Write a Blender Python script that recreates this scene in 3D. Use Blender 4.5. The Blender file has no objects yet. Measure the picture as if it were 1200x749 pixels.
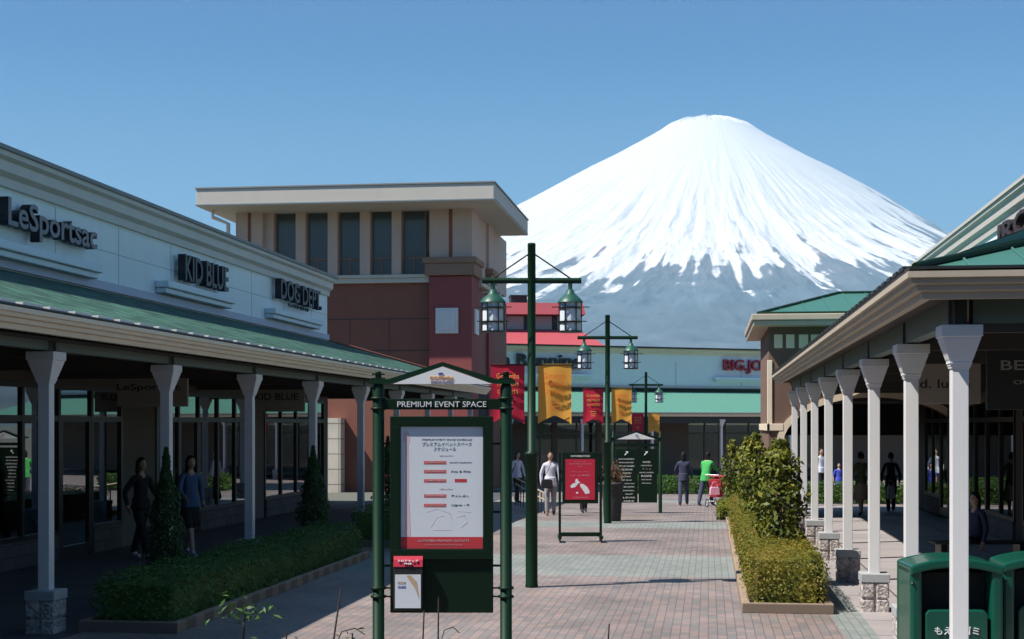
import bpy, math, random
import numpy as np
from mathutils import Vector, Matrix, Euler
random.seed(7); RNG = np.random.default_rng(11)
S = bpy.context.scene; COL = S.collection

# ------------------------------------------------------------------ camera, sky, sun, exposure
FPX = 1700.0; YAW = math.atan(230/FPX); CA, SA = math.cos(YAW), math.sin(YAW); EYE = 2.35
cd = bpy.data.cameras.new('camera'); cam = bpy.data.objects.new('camera', cd); COL.objects.link(cam)
cd.sensor_width = 36; cd.lens = 36*FPX/1200; cd.shift_y = 123.5/1200; cd.clip_start = .1; cd.clip_end = 80000
cam.location = (0, 0, EYE); cam.rotation_euler = (math.pi/2, 0, YAW); S.camera = cam

SUN = Vector((-.64, -.33, 1.0)).normalized()            # towards the sun
W = bpy.data.worlds.new('World'); S.world = W; W.use_nodes = True
nt = W.node_tree; sky = nt.nodes.new('ShaderNodeTexSky'); sky.sky_type = 'NISHITA'; sky.sun_disc = False
sky.sun_elevation = math.asin(SUN.z); sky.sun_rotation = math.atan2(SUN.x, SUN.y) % (2*math.pi)
sky.altitude = 500; sky.air_density = 1.0; sky.dust_density = 0.3; sky.ozone_density = 3.5
wtc = nt.nodes.new('ShaderNodeTexCoord'); wsp = nt.nodes.new('ShaderNodeSeparateXYZ'); wrp = nt.nodes.new('ShaderNodeValToRGB'); wmx = nt.nodes.new('ShaderNodeMix')
wmx.data_type = 'RGBA'; wmx.blend_type = 'MULTIPLY'; wmx.inputs[0].default_value = 1       # the clear spring sky deepens quickly above the horizon
nt.links.new(wtc.outputs['Generated'], wsp.inputs[0]); nt.links.new(wsp.outputs[2], wrp.inputs[0]); nt.links.new(sky.outputs[0], wmx.inputs[6]); nt.links.new(wrp.outputs[0], wmx.inputs[7])
e_ = wrp.color_ramp.elements; e_[0].position = 0.0; e_[0].color = (.92, .98, .95, 1); e_[1].position = .9; e_[1].color = (.34, .40, .44, 1)
for p_, c_ in ((.10, (.74, .90, .92, 1)), (.16, (.46, .68, .82, 1)), (.25, (.05, .32, .58, 1)), (.30, (.02, .26, .54, 1)), (.42, (.32, .52, .64, 1)), (.6, (.36, .50, .58, 1))): e_.new(p_).color = c_
nt.links.new(wmx.outputs[2], nt.nodes['Background'].inputs[0]); nt.nodes['Background'].inputs[1].default_value = .11
sl = bpy.data.lights.new('sun', 'SUN'); sl.energy = 4.7; sl.angle = math.radians(.5); sl.color = (1, .95, .88)
so = bpy.data.objects.new('sun', sl); COL.objects.link(so); so.rotation_euler = (-SUN).to_track_quat('-Z', 'Y').to_euler()
S.view_settings.view_transform = 'Standard'; S.view_settings.look = 'None'
S.view_settings.exposure = 0.8; S.view_settings.gamma = 1; S.view_settings.use_curve_mapping = False
S.render.engine = 'CYCLES'; S.cycles.use_denoising = True
S.cycles.max_bounces = 7; S.cycles.diffuse_bounces = 3; S.cycles.glossy_bounces = 3; S.cycles.transmission_bounces = 4
S.cycles.transparent_max_bounces = 8; S.cycles.volume_bounces = 0; S.cycles.caustics_reflective = False; S.cycles.caustics_refractive = False

def at(px, py=None, Z=None, X=None, Y=None, z=None):
    """world point of a spot on the photograph (1200x749), given its depth, its X, its Y or its height"""
    u = (px-600)/FPX
    if Z is None:
        if X is not None: Z = X/(u*CA-SA)
        elif Y is not None: Z = Y/(CA+u*SA)
        else: Z = (EYE-(z or 0))*FPX/(py-498)
    return Vector((Z*(u*CA-SA), Z*(CA+u*SA), EYE+(498-py)*Z/FPX if py is not None else 0))
def gz(y): return 0.0 if y < 35 else (-.0145*(y-35) if y < 85 else -.725)

# ------------------------------------------------------------------ materials
def nodes(m):
    m.use_nodes = True; t = m.node_tree; return t, t.nodes, t.links, t.nodes['Principled BSDF']
def mat(name, col, rough=.6, var=.12, scale=6, bump=0, bscale=40, metal=0, spec=.5, coat=0, detail=5, grime=0):
    m = bpy.data.materials.new(name); t, n, l, b = nodes(m)
    b.inputs['Roughness'].default_value = rough; b.inputs['Metallic'].default_value = metal
    b.inputs['Specular IOR Level'].default_value = spec
    if coat: b.inputs['Coat Weight'].default_value = coat
    tc = n.new('ShaderNodeTexCoord')
    nz = n.new('ShaderNodeTexNoise'); nz.inputs['Scale'].default_value = scale; nz.inputs['Detail'].default_value = detail
    l.new(tc.outputs['Object'], nz.inputs['Vector'])
    mx = n.new('ShaderNodeMix'); mx.data_type = 'RGBA'; mx.name = 'colmix'
    mx.inputs[6].default_value = (*[c*(1-var) for c in col], 1); mx.inputs[7].default_value = (*[min(1, c*(1+var)) for c in col], 1)
    l.new(nz.outputs['Fac'], mx.inputs[0]); out = mx.outputs[2]
    if grime:
        n2 = n.new('ShaderNodeTexNoise'); n2.inputs['Scale'].default_value = 1.3; n2.inputs['Detail'].default_value = 8; n2.inputs['Roughness'].default_value = .7
        mp = n.new('ShaderNodeMapping'); mp.inputs['Scale'].default_value = (2.5, 2.5, .35); l.new(tc.outputs['Object'], mp.inputs[0]); l.new(mp.outputs[0], n2.inputs['Vector'])
        rp = n.new('ShaderNodeValToRGB'); rp.color_ramp.elements[0].position = .45; rp.color_ramp.elements[1].position = .75
        l.new(n2.outputs['Fac'], rp.inputs[0]); ml = n.new('ShaderNodeMath'); ml.operation = 'MULTIPLY'; ml.inputs[1].default_value = grime; l.new(rp.outputs[0], ml.inputs[0])
        m2 = n.new('ShaderNodeMix'); m2.data_type = 'RGBA'; l.new(ml.outputs[0], m2.inputs[0]); l.new(out, m2.inputs[6])
        m2.inputs[7].default_value = (*[c*.55+.02 for c in col], 1); out = m2.outputs[2]
    l.new(out, b.inputs['Base Color'])
    if bump:
        nb = n.new('ShaderNodeTexNoise'); nb.inputs['Scale'].default_value = bscale; nb.inputs['Detail'].default_value = 6
        l.new(tc.outputs['Object'], nb.inputs['Vector']); bp = n.new('ShaderNodeBump'); bp.inputs['Strength'].default_value = bump; bp.inputs['Distance'].default_value = .02
        l.new(nb.outputs['Fac'], bp.inputs['Height']); l.new(bp.outputs[0], b.inputs['Normal'])
    return m
def brickmat(name, c1, c2, cm, w, h, mortar, rough=.8, axes='yx', bump=.4, off=.5, var=.25, stain=.25):
    m = bpy.data.materials.new(name); t, n, l, b = nodes(m); b.inputs['Roughness'].default_value = rough
    tc = n.new('ShaderNodeTexCoord'); sp = n.new('ShaderNodeSeparateXYZ'); cb = n.new('ShaderNodeCombineXYZ')
    l.new(tc.outputs['Object'], sp.inputs[0]); ix = {'x': 0, 'y': 1, 'z': 2}
    l.new(sp.outputs[ix[axes[0]]], cb.inputs[0]); l.new(sp.outputs[ix[axes[1]]], cb.inputs[1])
    br = n.new('ShaderNodeTexBrick'); br.offset = off; br.inputs['Scale'].default_value = 1
    br.inputs['Brick Width'].default_value = w; br.inputs['Row Height'].default_value = h; br.inputs['Mortar Size'].default_value = mortar
    br.inputs['Color1'].default_value = (*c1, 1); br.inputs['Color2'].default_value = (*c2, 1); br.inputs['Mortar'].default_value = (*cm, 1)
    br.inputs['Bias'].default_value = 0; l.new(cb.outputs[0], br.inputs['Vector'])
    nz = n.new('ShaderNodeTexNoise'); nz.inputs['Scale'].default_value = .6; nz.inputs['Detail'].default_value = 9; nz.inputs['Roughness'].default_value = .65
    l.new(tc.outputs['Object'], nz.inputs['Vector'])
    mr = n.new('ShaderNodeMapRange'); mr.inputs['From Min'].default_value = .3; mr.inputs['From Max'].default_value = .7
    mr.inputs['To Min'].default_value = 1-stain; mr.inputs['To Max'].default_value = 1+stain*.5; l.new(nz.outputs['Fac'], mr.inputs[0])
    n3 = n.new('ShaderNodeTexNoise'); n3.inputs['Scale'].default_value = 60; n3.inputs['Detail'].default_value = 4; l.new(tc.outputs['Object'], n3.inputs['Vector'])
    m3 = n.new('ShaderNodeMapRange'); m3.inputs['To Min'].default_value = 1-var; m3.inputs['To Max'].default_value = 1+var; l.new(n3.outputs['Fac'], m3.inputs[0])
    mm = n.new('ShaderNodeMath'); mm.operation = 'MULTIPLY'; l.new(mr.outputs[0], mm.inputs[0]); l.new(m3.outputs[0], mm.inputs[1])
    vm = n.new('ShaderNodeVectorMath'); vm.operation = 'SCALE'; l.new(br.outputs['Color'], vm.inputs[0]); l.new(mm.outputs[0], vm.inputs['Scale'])
    l.new(vm.outputs[0], b.inputs['Base Color'])
    bp = n.new('ShaderNodeBump'); bp.inputs['Strength'].default_value = bump; bp.inputs['Distance'].default_value = .01; bp.invert = True
    l.new(br.outputs['Fac'], bp.inputs['Height']); l.new(bp.outputs[0], b.inputs['Normal'])
    return m
def leafmat(name, cols, rough=.55, scale=1.2):
    m = bpy.data.materials.new(name); t, n, l, b = nodes(m); b.inputs['Roughness'].default_value = rough; b.inputs['Specular IOR Level'].default_value = .35
    g = n.new('ShaderNodeNewGeometry'); tc = n.new('ShaderNodeTexCoord'); nz = n.new('ShaderNodeTexNoise'); nz.inputs['Scale'].default_value = scale; nz.inputs['Detail'].default_value = 4
    l.new(tc.outputs['Object'], nz.inputs['Vector'])
    a = n.new('ShaderNodeMath'); a.operation = 'MULTIPLY_ADD'; a.inputs[1].default_value = .5; l.new(g.outputs['Random Per Island'], a.inputs[0])
    mr = n.new('ShaderNodeMapRange'); mr.inputs['From Min'].default_value = .3; mr.inputs['From Max'].default_value = .7; mr.inputs['To Min'].default_value = 0; mr.inputs['To Max'].default_value = .5
    l.new(nz.outputs['Fac'], mr.inputs[0]); l.new(mr.outputs[0], a.inputs[2])
    r = n.new('ShaderNodeValToRGB'); e = r.color_ramp.elements
    while len(e) < len(cols): e.new(.5)
    for i, c in enumerate(cols): e[i].position = i/(len(cols)-1); e[i].color = (*c, 1)
    l.new(a.outputs[0], r.inputs[0]); l.new(r.outputs[0], b.inputs['Base Color'])
    tr = n.new('ShaderNodeBsdfTranslucent'); l.new(r.outputs[0], tr.inputs[0]); mx = n.new('ShaderNodeMixShader'); mx.inputs[0].default_value = .25
    l.new(b.outputs[0], mx.inputs[1]); l.new(tr.outputs[0], mx.inputs[2]); l.new(mx.outputs[0], n['Material Output'].inputs[0])
    return m
def glassmat(name, tint=(.35, .38, .38), rough=.0, base=.10):
    m = bpy.data.materials.new(name); t, n, l, b = nodes(m); n.remove(b)
    tr = n.new('ShaderNodeBsdfTransparent'); tr.inputs[0].default_value = (*tint, 1); gl = n.new('ShaderNodeBsdfGlossy'); gl.inputs['Roughness'].default_value = rough
    gl.inputs[0].default_value = (.9, .93, .93, 1)
    f = n.new('ShaderNodeFresnel'); f.inputs[0].default_value = 1.6; a = n.new('ShaderNodeMath'); a.operation = 'ADD'; a.use_clamp = True; a.inputs[1].default_value = base
    l.new(f.outputs[0], a.inputs[0]); mx = n.new('ShaderNodeMixShader'); l.new(a.outputs[0], mx.inputs[0]); l.new(tr.outputs[0], mx.inputs[1]); l.new(gl.outputs[0], mx.inputs[2])
    l.new(mx.outputs[0], n['Material Output'].inputs[0]); return m
def emitmat(name, col, st):
    m = bpy.data.materials.new(name); t, n, l, b = nodes(m); b.inputs['Base Color'].default_value = (*col, 1)
    b.inputs['Emission Color'].default_value = (*col, 1); b.inputs['Emission Strength'].default_value = st; return m

M = {}
M['wall_blue'] = mat('pale_panel', (.80, .86, .87), .55, .03, 1.5, grime=.12)
M['trim_blue'] = mat('pale_trim', (.74, .80, .84), .5, .05, 4, grime=.15)
M['cornice'] = mat('grey_cornice', (.60, .58, .55), .6, .06, 3, grime=.2)
M['cap'] = mat('parapet_cap', (.22, .22, .22), .6, .1, 3)
M['flash'] = mat('flashing', (.50, .50, .60), .5, .08, 3)
M['joint'] = mat('panel_joint', (.30, .34, .35), .8, .05)
M['gutter'] = mat('cream_gutter', (.78, .66, .50), .5, .06, 2, grime=.2)
M['gutter_tan'] = mat('tan_gutter', (.46, .39, .30), .55, .08, 2, grime=.3)
M['white'] = mat('white_paint', (.70, .69, .68), .5, .05, 3, grime=.22)
M['beam'] = mat('grey_green_beam', (.11, .155, .14), .6, .1, 3)
M['darksteel'] = mat('dark_steel', (.018, .02, .02), .5, .2)
M['frame'] = mat('dark_frame', (.012, .013, .013), .35, .2)
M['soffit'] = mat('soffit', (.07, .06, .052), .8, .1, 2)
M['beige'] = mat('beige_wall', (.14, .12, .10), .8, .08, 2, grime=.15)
M['sill'] = brickmat('dark_sill_block', (.09, .085, .085), (.12, .11, .11), (.05, .05, .05), .4, .2, .01, axes='yz')
M['capstone'] = mat('grey_capstone', (.36, .37, .37), .85, .12, 25, .3, 80)
M['glass'] = glassmat('shop_glass', base=.22); M['farwall'] = mat('far_beige_wall', (.15, .115, .09), .8, .1, 2); M['glass_dark'] = glassmat('far_shop_glass', (.3, .33, .33), base=.03)
M['lampglass'] = mat('frosted_glass', (.66, .70, .74), .8, .06, 8)
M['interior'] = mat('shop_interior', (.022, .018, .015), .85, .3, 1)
M['brown'] = mat('brown_panel', (.22, .078, .050), .75, .1, 2, .15, 120, grime=.15)
M['redbrown'] = mat('red_brown_stucco', (.26, .060, .056), .8, .08, 3, .2, 150, grime=.1)
M['pinkbeige'] = mat('pink_beige_stucco', (.54, .41, .35), .8, .06, 3, .15, 150, grime=.1)
M['eave'] = mat('cream_fascia', (.53, .49, .43), .6, .05, 2, grime=.12)
M['greywin'] = mat('grey_window', (.055, .065, .065), .18, .15, 1)
M['taupe'] = mat('taupe_stucco', (.27, .165, .115), .85, .08, 3, .2, 130, grime=.15)
M['gatetaupe'] = mat('brown_stucco', (.165, .10, .072), .85, .08, 3, .2, 130, grime=.2)
M['pole'] = mat('green_pole', (.002, .026, .010), .5, .12, 10, spec=.25)
M['kiosk'] = mat('dark_green_paint', (.0012, .014, .0045), .5, .15, 8, spec=.25)
M['coppergreen'] = mat('green_lamp_cap', (.016, .085, .06), .45, .12, 10)
M['tealroof'] = mat('teal_metal_roof', (.045, .155, .125), .5, .08, 2, grime=.1)
M['redcloth'] = mat('red_banner_cloth', (.58, .012, .045), .75, .08, 5, .1, 200)
M['yellowcloth'] = mat('yellow_banner_cloth', (.85, .41, .055), .75, .08, 5, .1, 200)
M['goldtext'] = mat('gold_print', (.85, .42, .10), .6, .05)
M['orangetext'] = mat('orange_print', (.70, .18, .03), .6, .05)
M['whitetext'] = mat('white_print', (.8, .8, .8), .6, .03)
M['blacktext'] = mat('black_print', (.02, .02, .025), .6, .05)
M['paper'] = mat('poster_paper', (.70, .75, .80), .25, .03, 2, coat=.3)
M['redprint'] = mat('red_print', (.55, .05, .06), .4, .05)
M['palered'] = mat('pale_red_print', (.70, .50, .52), .4, .05)
M['blueprint'] = mat('blue_print', (.05, .06, .35), .5, .05)
M['posterred'] = mat('crimson_poster', (.55, .020, .055), .4, .05, 2)
M['redroof'] = mat('red_roof', (.42, .075, .09), .6, .1, 2)
M['redsign'] = mat('red_sign_face', (.42, .012, .04), .5, .1)
M['blacksign'] = mat('black_sign', (.012, .012, .018), .45, .2)
M['mauvesign'] = mat('mauve_sign_face', (.16, .14, .16), .4, .1)
M['edging'] = brickmat('edging_brick', (.33, .235, .165), (.36, .26, .18), (.2, .15, .11), .3, .3, .012, axes='xy')
M['soil'] = mat('soil', (.035, .025, .018), .95, .4, 12, .5, 60)
M['bin'] = mat('green_plastic', (.003, .07, .045), .3, .06, 3, coat=.2)
M['binhole'] = mat('bin_opening', (.004, .005, .005), .9, .1)
M['urn'] = mat('dark_grey_urn', (.045, .045, .043), .8, .2, 12, .2, 60)
M['rail'] = mat('rail_brass', (.45, .40, .28), .35, .1)
M['dryplant'] = leafmat('dry_blooms', [(.13, .07, .04), (.25, .16, .1), (.33, .25, .17)])
M['bark'] = mat('bark', (.06, .042, .03), .9, .3, 20, .5, 40)
M['leaf_dark'] = leafmat('shaded_hedge_leaf', [(.03, .075, .018), (.06, .14, .03), (.10, .20, .04), (.20, .26, .05)])  # deeper green leaf of the left hedges and the foreground sprout
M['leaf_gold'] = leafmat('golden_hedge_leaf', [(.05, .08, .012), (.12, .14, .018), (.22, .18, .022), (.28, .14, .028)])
M['leaf_mid'] = leafmat('broad_leaf', [(.02, .042, .010), (.075, .10, .012), (.19, .20, .022), (.36, .33, .045)])
M['leaf_con'] = leafmat('conifer_leaf', [(.016, .05, .015), (.035, .095, .024), (.075, .16, .035)])
M['leaf_far'] = leafmat('far_hedge_leaf', [(.03, .07, .015), (.06, .13, .02), (.09, .17, .03)])
M['steel'] = mat('steel', (.4, .4, .4), .35, .1, metal=.8)
M['stonebase'] = None
# rock-faced stone for the column bases
m = bpy.data.materials.new('rock_faced_stone'); t, n, l, b = nodes(m); b.inputs['Roughness'].default_value = .9
tc = n.new('ShaderNodeTexCoord'); vz = n.new('ShaderNodeTexNoise'); vz.inputs['Scale'].default_value = 14; vz.inputs['Detail'].default_value = 6; vz.inputs['Distortion'].default_value = 1.2
l.new(tc.outputs['Object'], vz.inputs['Vector']); r = n.new('ShaderNodeValToRGB'); r.color_ramp.elements[0].position = .35; r.color_ramp.elements[0].color = (.30, .26, .24, 1)
r.color_ramp.elements[1].position = .65; r.color_ramp.elements[1].color = (.62, .56, .52, 1); l.new(vz.outputs['Fac'], r.inputs[0]); l.new(r.outputs[0], b.inputs['Base Color'])
bp = n.new('ShaderNodeBump'); bp.inputs['Strength'].default_value = 1; bp.inputs['Distance'].default_value = .06; l.new(vz.outputs['Fac'], bp.inputs['Height']); l.new(bp.outputs[0], b.inputs['Normal']); M['stonebase'] = m
M['shingle'] = brickmat('green_shingle', (.010, .062, .040), (.052, .165, .115), (.004, .022, .014), .45, .21, .022, rough=.8, axes='yx', bump=.5, var=.3, stain=.3)
M['pave'] = brickmat('pink_pavers', (.30, .222, .196), (.205, .188, .180), (.13, .106, .10), .21, .105, .005, rough=.62, axes='yx', bump=.35, var=.18, stain=.4)
M['band'] = brickmat('grey_green_pavers', (.20, .225, .21), (.255, .265, .25), (.12, .13, .12), .21, .105, .005, axes='yx', bump=.35, var=.12, stain=.2)
M['flag'] = brickmat('grey_flagstones', (.30, .27, .262), (.34, .305, .295), (.06, .055, .05), 1.28, 1.28, .014, axes='xy', bump=.3, off=0, var=.08, stain=.15)
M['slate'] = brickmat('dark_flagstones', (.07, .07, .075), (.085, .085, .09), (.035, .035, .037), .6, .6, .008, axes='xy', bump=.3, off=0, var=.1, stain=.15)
M['ground'] = mat('plain_ground', (.12, .125, .10), .95, .25, .02, detail=8)
def stripemat(name, c1, c2, ang, freq):
    m = bpy.data.materials.new(name); t, n, l, b = nodes(m); b.inputs['Roughness'].default_value = .55
    tc = n.new('ShaderNodeTexCoord'); mp = n.new('ShaderNodeMapping'); mp.inputs['Rotation'].default_value = (0, 0, ang); l.new(tc.outputs['Object'], mp.inputs[0])
    w = n.new('ShaderNodeTexWave'); w.inputs['Scale'].default_value = freq; w.inputs['Distortion'].default_value = .3; l.new(mp.outputs[0], w.inputs['Vector'])
    r = n.new('ShaderNodeValToRGB'); r.color_ramp.elements[0].position = .5; r.color_ramp.elements[0].color = (*c1, 1); r.color_ramp.elements[1].position = .85; r.color_ramp.elements[1].color = (*c2, 1)
    l.new(w.outputs['Color'], r.inputs[0]); l.new(r.outputs[0], b.inputs['Base Color'])
    bp = n.new('ShaderNodeBump'); bp.inputs['Strength'].default_value = .5; bp.inputs['Distance'].default_value = .02; l.new(w.outputs['Fac'], bp.inputs['Height']); l.new(bp.outputs[0], b.inputs['Normal'])
    return m
M['ribroof'] = stripemat('ribbed_green_roof', (.06, .22, .165), (.17, .36, .28), math.radians(-32), 1.1)

# ------------------------------------------------------------------ mesh helpers
class MB:
    def __init__(s): s.v = []; s.f = []; s.mi = []; s.sm = []
    def add(s, vs, fs, mi=0, smooth=False):
        o = len(s.v); s.v += [tuple(p) for p in vs]
        for f in fs: s.f.append([o+i for i in f]); s.mi.append(mi); s.sm.append(smooth)
        return s
    def box(s, x0, x1, y0, y1, z0, z1, mi=0):
        v = [(x, y, z) for z in (z0, z1) for y in (y0, y1) for x in (x0, x1)]
        return s.add(v, [(0, 2, 3, 1), (4, 5, 7, 6), (0, 1, 5, 4), (2, 6, 7, 3), (0, 4, 6, 2), (1, 3, 7, 5)], mi)
    def cbox(s, c, d, mi=0): return s.box(c[0]-d[0]/2, c[0]+d[0]/2, c[1]-d[1]/2, c[1]+d[1]/2, c[2]-d[2]/2, c[2]+d[2]/2, mi)
    def prism(s, poly, o, ax, ay, d, mi=0):
        o, ax, ay, d = Vector(o), Vector(ax), Vector(ay), Vector(d); k = len(poly)
        a = [o+ax*p[0]+ay*p[1] for p in poly]; b = [p+d for p in a]
        area = sum(poly[i][0]*poly[(i+1) % k][1]-poly[(i+1) % k][0]*poly[i][1] for i in range(k))
        flip = (area > 0) == (ax.cross(ay).dot(d) > 0)
        fs = [list(range(k)), list(range(2*k-1, k-1, -1))]+[(i, k+i, k+(i+1) % k, (i+1) % k) for i in range(k)]
        if flip: fs = [list(reversed(f)) for f in fs]
        return s.add(a+b, fs, mi)
    def tube(s, pts, r, n=10, mi=0, caps=True, smooth=True):
        pts = [Vector(p) for p in pts]; rs = r if isinstance(r, (list, tuple)) else [r]*len(pts); vs = []; fs = []
        for i, p in enumerate(pts):
            d = (pts[min(i+1, len(pts)-1)]-pts[max(i-1, 0)]).normalized()
            up = Vector((0, 0, 1)) if abs(d.z) < .95 else Vector((1, 0, 0)); a = d.cross(up).normalized(); b = a.cross(d)
            for k in range(n):
                t = 2*math.pi*k/n; vs.append(p+(a*math.cos(t)+b*math.sin(t))*rs[i])
        for i in range(len(pts)-1):
            for k in range(n): fs.append((i*n+k, i*n+(k+1) % n, (i+1)*n+(k+1) % n, (i+1)*n+k))
        s.add(vs, fs, mi, smooth)
        if caps: s.add([vs[k] for k in range(n)], [list(range(n))], mi); s.add(vs[-n:], [list(range(n-1, -1, -1))], mi)
        return s
    def lathe(s, prof, c=(0, 0, 0), n=20, mi=0, smooth=True, sx=1, sy=1):
        vs = [(c[0]+r*math.cos(2*math.pi*k/n)*sx, c[1]+r*math.sin(2*math.pi*k/n)*sy, c[2]+z) for r, z in prof for k in range(n)]
        fs = [(i*n+k, i*n+(k+1) % n, (i+1)*n+(k+1) % n, (i+1)*n+k) for i in range(len(prof)-1) for k in range(n)]
        s.add(vs, fs, mi, smooth)
        s.add(vs[:n], [list(range(n-1, -1, -1))], mi); s.add(vs[-n:], [list(range(n))], mi); return s
    def ell(s, c, r, n=14, m=9, mi=0, rot=None):
        vs = []; fs = []
        for i in range(m+1):
            p = math.pi*i/m
            for k in range(n):
                q = 2*math.pi*k/n; w = Vector((r[0]*math.sin(p)*math.cos(q), r[1]*math.sin(p)*math.sin(q), r[2]*math.cos(p)))
                if rot: w = rot @ w
                vs.append(Vector(c)+w)
        for i in range(m):
            for k in range(n): fs.append((i*n+k, (i+1)*n+k, (i+1)*n+(k+1) % n, i*n+(k+1) % n))
        return s.add(vs, fs, mi, True)
    def build(s, name, mats, parent=None, bevel=0, loc=None):
        me = bpy.data.meshes.new(name); me.from_pydata(s.v, [], s.f)
        for m in (mats if isinstance(mats, (list, tuple)) else [mats]): me.materials.append(M[m] if isinstance(m, str) else m)
        me.polygons.foreach_set('material_index', s.mi); me.polygons.foreach_set('use_smooth', s.sm); me.update()
        o = bpy.data.objects.new(name, me); COL.objects.link(o)
        if parent: o.parent = parent
        if loc: o.location = loc
        if bevel:
            b = o.modifiers.new('bevel', 'BEVEL'); b.width = bevel; b.segments = 2; b.limit_method = 'ANGLE'
        return o
def tag(o, label, cat, group=None, kind=None):
    if label: o['label'] = label
    if cat: o['category'] = cat
    if group: o['group'] = group
    if kind: o['kind'] = kind
    return o
def thing(name, label, cat, loc=(0, 0, 0), rz=0, group=None):
    o = bpy.data.objects.new(name, None); COL.objects.link(o); o.empty_display_size = .2; o.location = loc; o.rotation_euler = (0, 0, rz)
    return tag(o, label, cat, group)
def struct(o): o['kind'] = 'structure'; return o
def copy_tree(o, parent=None, kids=None):
    kids = kids or {}
    c = o.copy(); COL.objects.link(c); c.parent = parent
    for ch in list(o.children): copy_tree(ch, c)
    return c
def text(name, body, m, parent=None, loc=(0, 0, 0), rot=(math.pi/2, 0, 0), w=None, h=None, ext=.003, side=None, bold=0, size=1.0, spacing=1.0):
    """lettering as a mesh, centred on loc, fitted into w x h metres"""
    cu = bpy.data.curves.new(name, 'FONT'); cu.body = body; cu.size = size; cu.align_x = 'CENTER'; cu.offset = bold; cu.space_character = spacing; cu.resolution_u = 3
    cu.extrude = .5
    ob = bpy.data.objects.new(name, cu); COL.objects.link(ob); dg = bpy.context.evaluated_depsgraph_get(); dg.update()
    me = bpy.data.meshes.new_from_object(ob.evaluated_get(dg)); bpy.data.objects.remove(ob); bpy.data.curves.remove(cu); me.name = name
    n = len(me.vertices); co = np.zeros(n*3); me.vertices.foreach_get('co', co); co = co.reshape(-1, 3)
    lo, hi = co.min(0), co.max(0); co -= (lo+hi)/2; sz = np.maximum(hi-lo, 1e-6)
    fx = (w/sz[0]) if w else None; fy = (h/sz[1]) if h else None
    fx = fx or fy; fy = fy or fx; co[:, 0] *= fx; co[:, 1] *= fy; co[:, 2] *= 2*ext/sz[2]
    me.vertices.foreach_set('co', co.ravel()); me.materials.clear(); me.materials.append(M[m])
    if side:
        me.materials.append(M[side])
        for p in me.polygons: p.material_index = 0 if p.normal.z > .8 else 1
    else:
        for p in me.polygons: p.material_index = 0
    me.update(); o = bpy.data.objects.new(name, me); COL.objects.link(o); o.location = loc; o.rotation_euler = rot
    if parent: o.parent = parent
    return o
FRONT = (math.pi/2, 0, 0); TOX = (math.pi/2, 0, math.pi/2); TONX = (math.pi/2, 0, -math.pi/2)

def rand_unit(n):
    v = RNG.normal(size=(n, 3)); return v/np.linalg.norm(v, axis=1)[:, None]
def leaves(pts, nrm, size, asp=.55, jitter=.7):
    """a quad leaf at every point, its face turned roughly along nrm"""
    n = len(pts); N = nrm+rand_unit(n)*jitter; N /= np.linalg.norm(N, axis=1)[:, None]
    A = np.cross(N, rand_unit(n)); A /= np.linalg.norm(A, axis=1)[:, None]; B = np.cross(N, A)
    s = (size*RNG.uniform(.6, 1.35, n))[:, None]; a = A*s*.5; b = B*s*.5*asp
    v = np.stack([pts-a, pts+b*.9+N*s*.08, pts+a, pts-b*.9+N*s*.08], 1).reshape(-1, 3); return v
def leafmesh(name, v, m, parent=None, extra=None):
    q = len(v)//4; me = bpy.data.meshes.new(name); V = v; F = np.arange(q*4)
    me.vertices.add(len(V)); me.vertices.foreach_set('co', np.asarray(V, dtype=np.float32).ravel())
    me.loops.add(q*4); me.loops.foreach_set('vertex_index', F.astype(np.int32)); me.polygons.add(q)
    me.polygons.foreach_set('loop_start', (np.arange(q)*4).astype(np.int32)); me.polygons.foreach_set('loop_total', np.full(q, 4, np.int32))
    me.materials.append(M[m]); me.update(calc_edges=True); me.validate()
    o = bpy.data.objects.new(name, me); COL.objects.link(o)
    if parent: o.parent = parent
    return o
def vnoise(p, sc, seed=0):
    """cheap smooth 3-D noise, 0..1"""
    r = np.random.default_rng(seed); out = np.zeros(len(p))
    for k in range(5):
        d = r.normal(size=3); d /= np.linalg.norm(d); out += np.sin((p@d)*sc*(1+.45*k)+r.uniform(0, 6.28)+1.3*np.sin((p@np.roll(d, 1))*sc*.7+k))
    return .5+out/8

# ------------------------------------------------------------------ ground
def sheet(name, x0, x1, ys, dz, m, sub=1):
    mb = MB(); vs = []; fs = []
    for y in ys: vs += [(x0, y, gz(y)+dz), (x1, y, gz(y)+dz)]
    for i in range(len(ys)-1): fs.append((2*i, 2*i+1, 2*i+3, 2*i+2))
    mb.add(vs, fs); return struct(mb.build(name, m))
sheet('ground', -30000, 30000, [-30000, 34.9, 35.1, 84.9, 85.1, 42000], -.012, 'ground')
def ysplit(a, b): return [a]+[y for y in (34.95, 35.05, 84.95, 85.05) if a < y < b]+[b]
XC, XR = -7.468, 2.083                                   # the two column lines
for a, b, mm in ((10.5, 22.6, 'pave'), (22.6, 26.2, 'band'), (26.2, 33.2, 'pave'), (33.2, 35.4, 'band'), (35.4, 47.5, 'pave'), (47.5, 49.5, 'band'), (49.5, 92, 'pave')):
    sheet('paving' if mm == 'pave' else 'paving_band', -7.05, 1.5, ysplit(a, b), -.004, mm)
sheet('paving_strip', 1.5, 1.88, ysplit(10.5, 46), -.004, 'band')
sheet('arcade_floor', 1.88, 6.1, ysplit(10.5, 46), -.004, 'flag')
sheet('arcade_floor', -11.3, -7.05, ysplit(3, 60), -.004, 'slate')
sheet('planting_ground', -14, 14, ysplit(-30, 10.5), -.006, 'soil')
sheet('paving', 1.5, 30, ysplit(46, 92), -.004, 'pave')
sheet('paving', -40, -7.05, ysplit(60, 92), -.004, 'pave')

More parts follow.
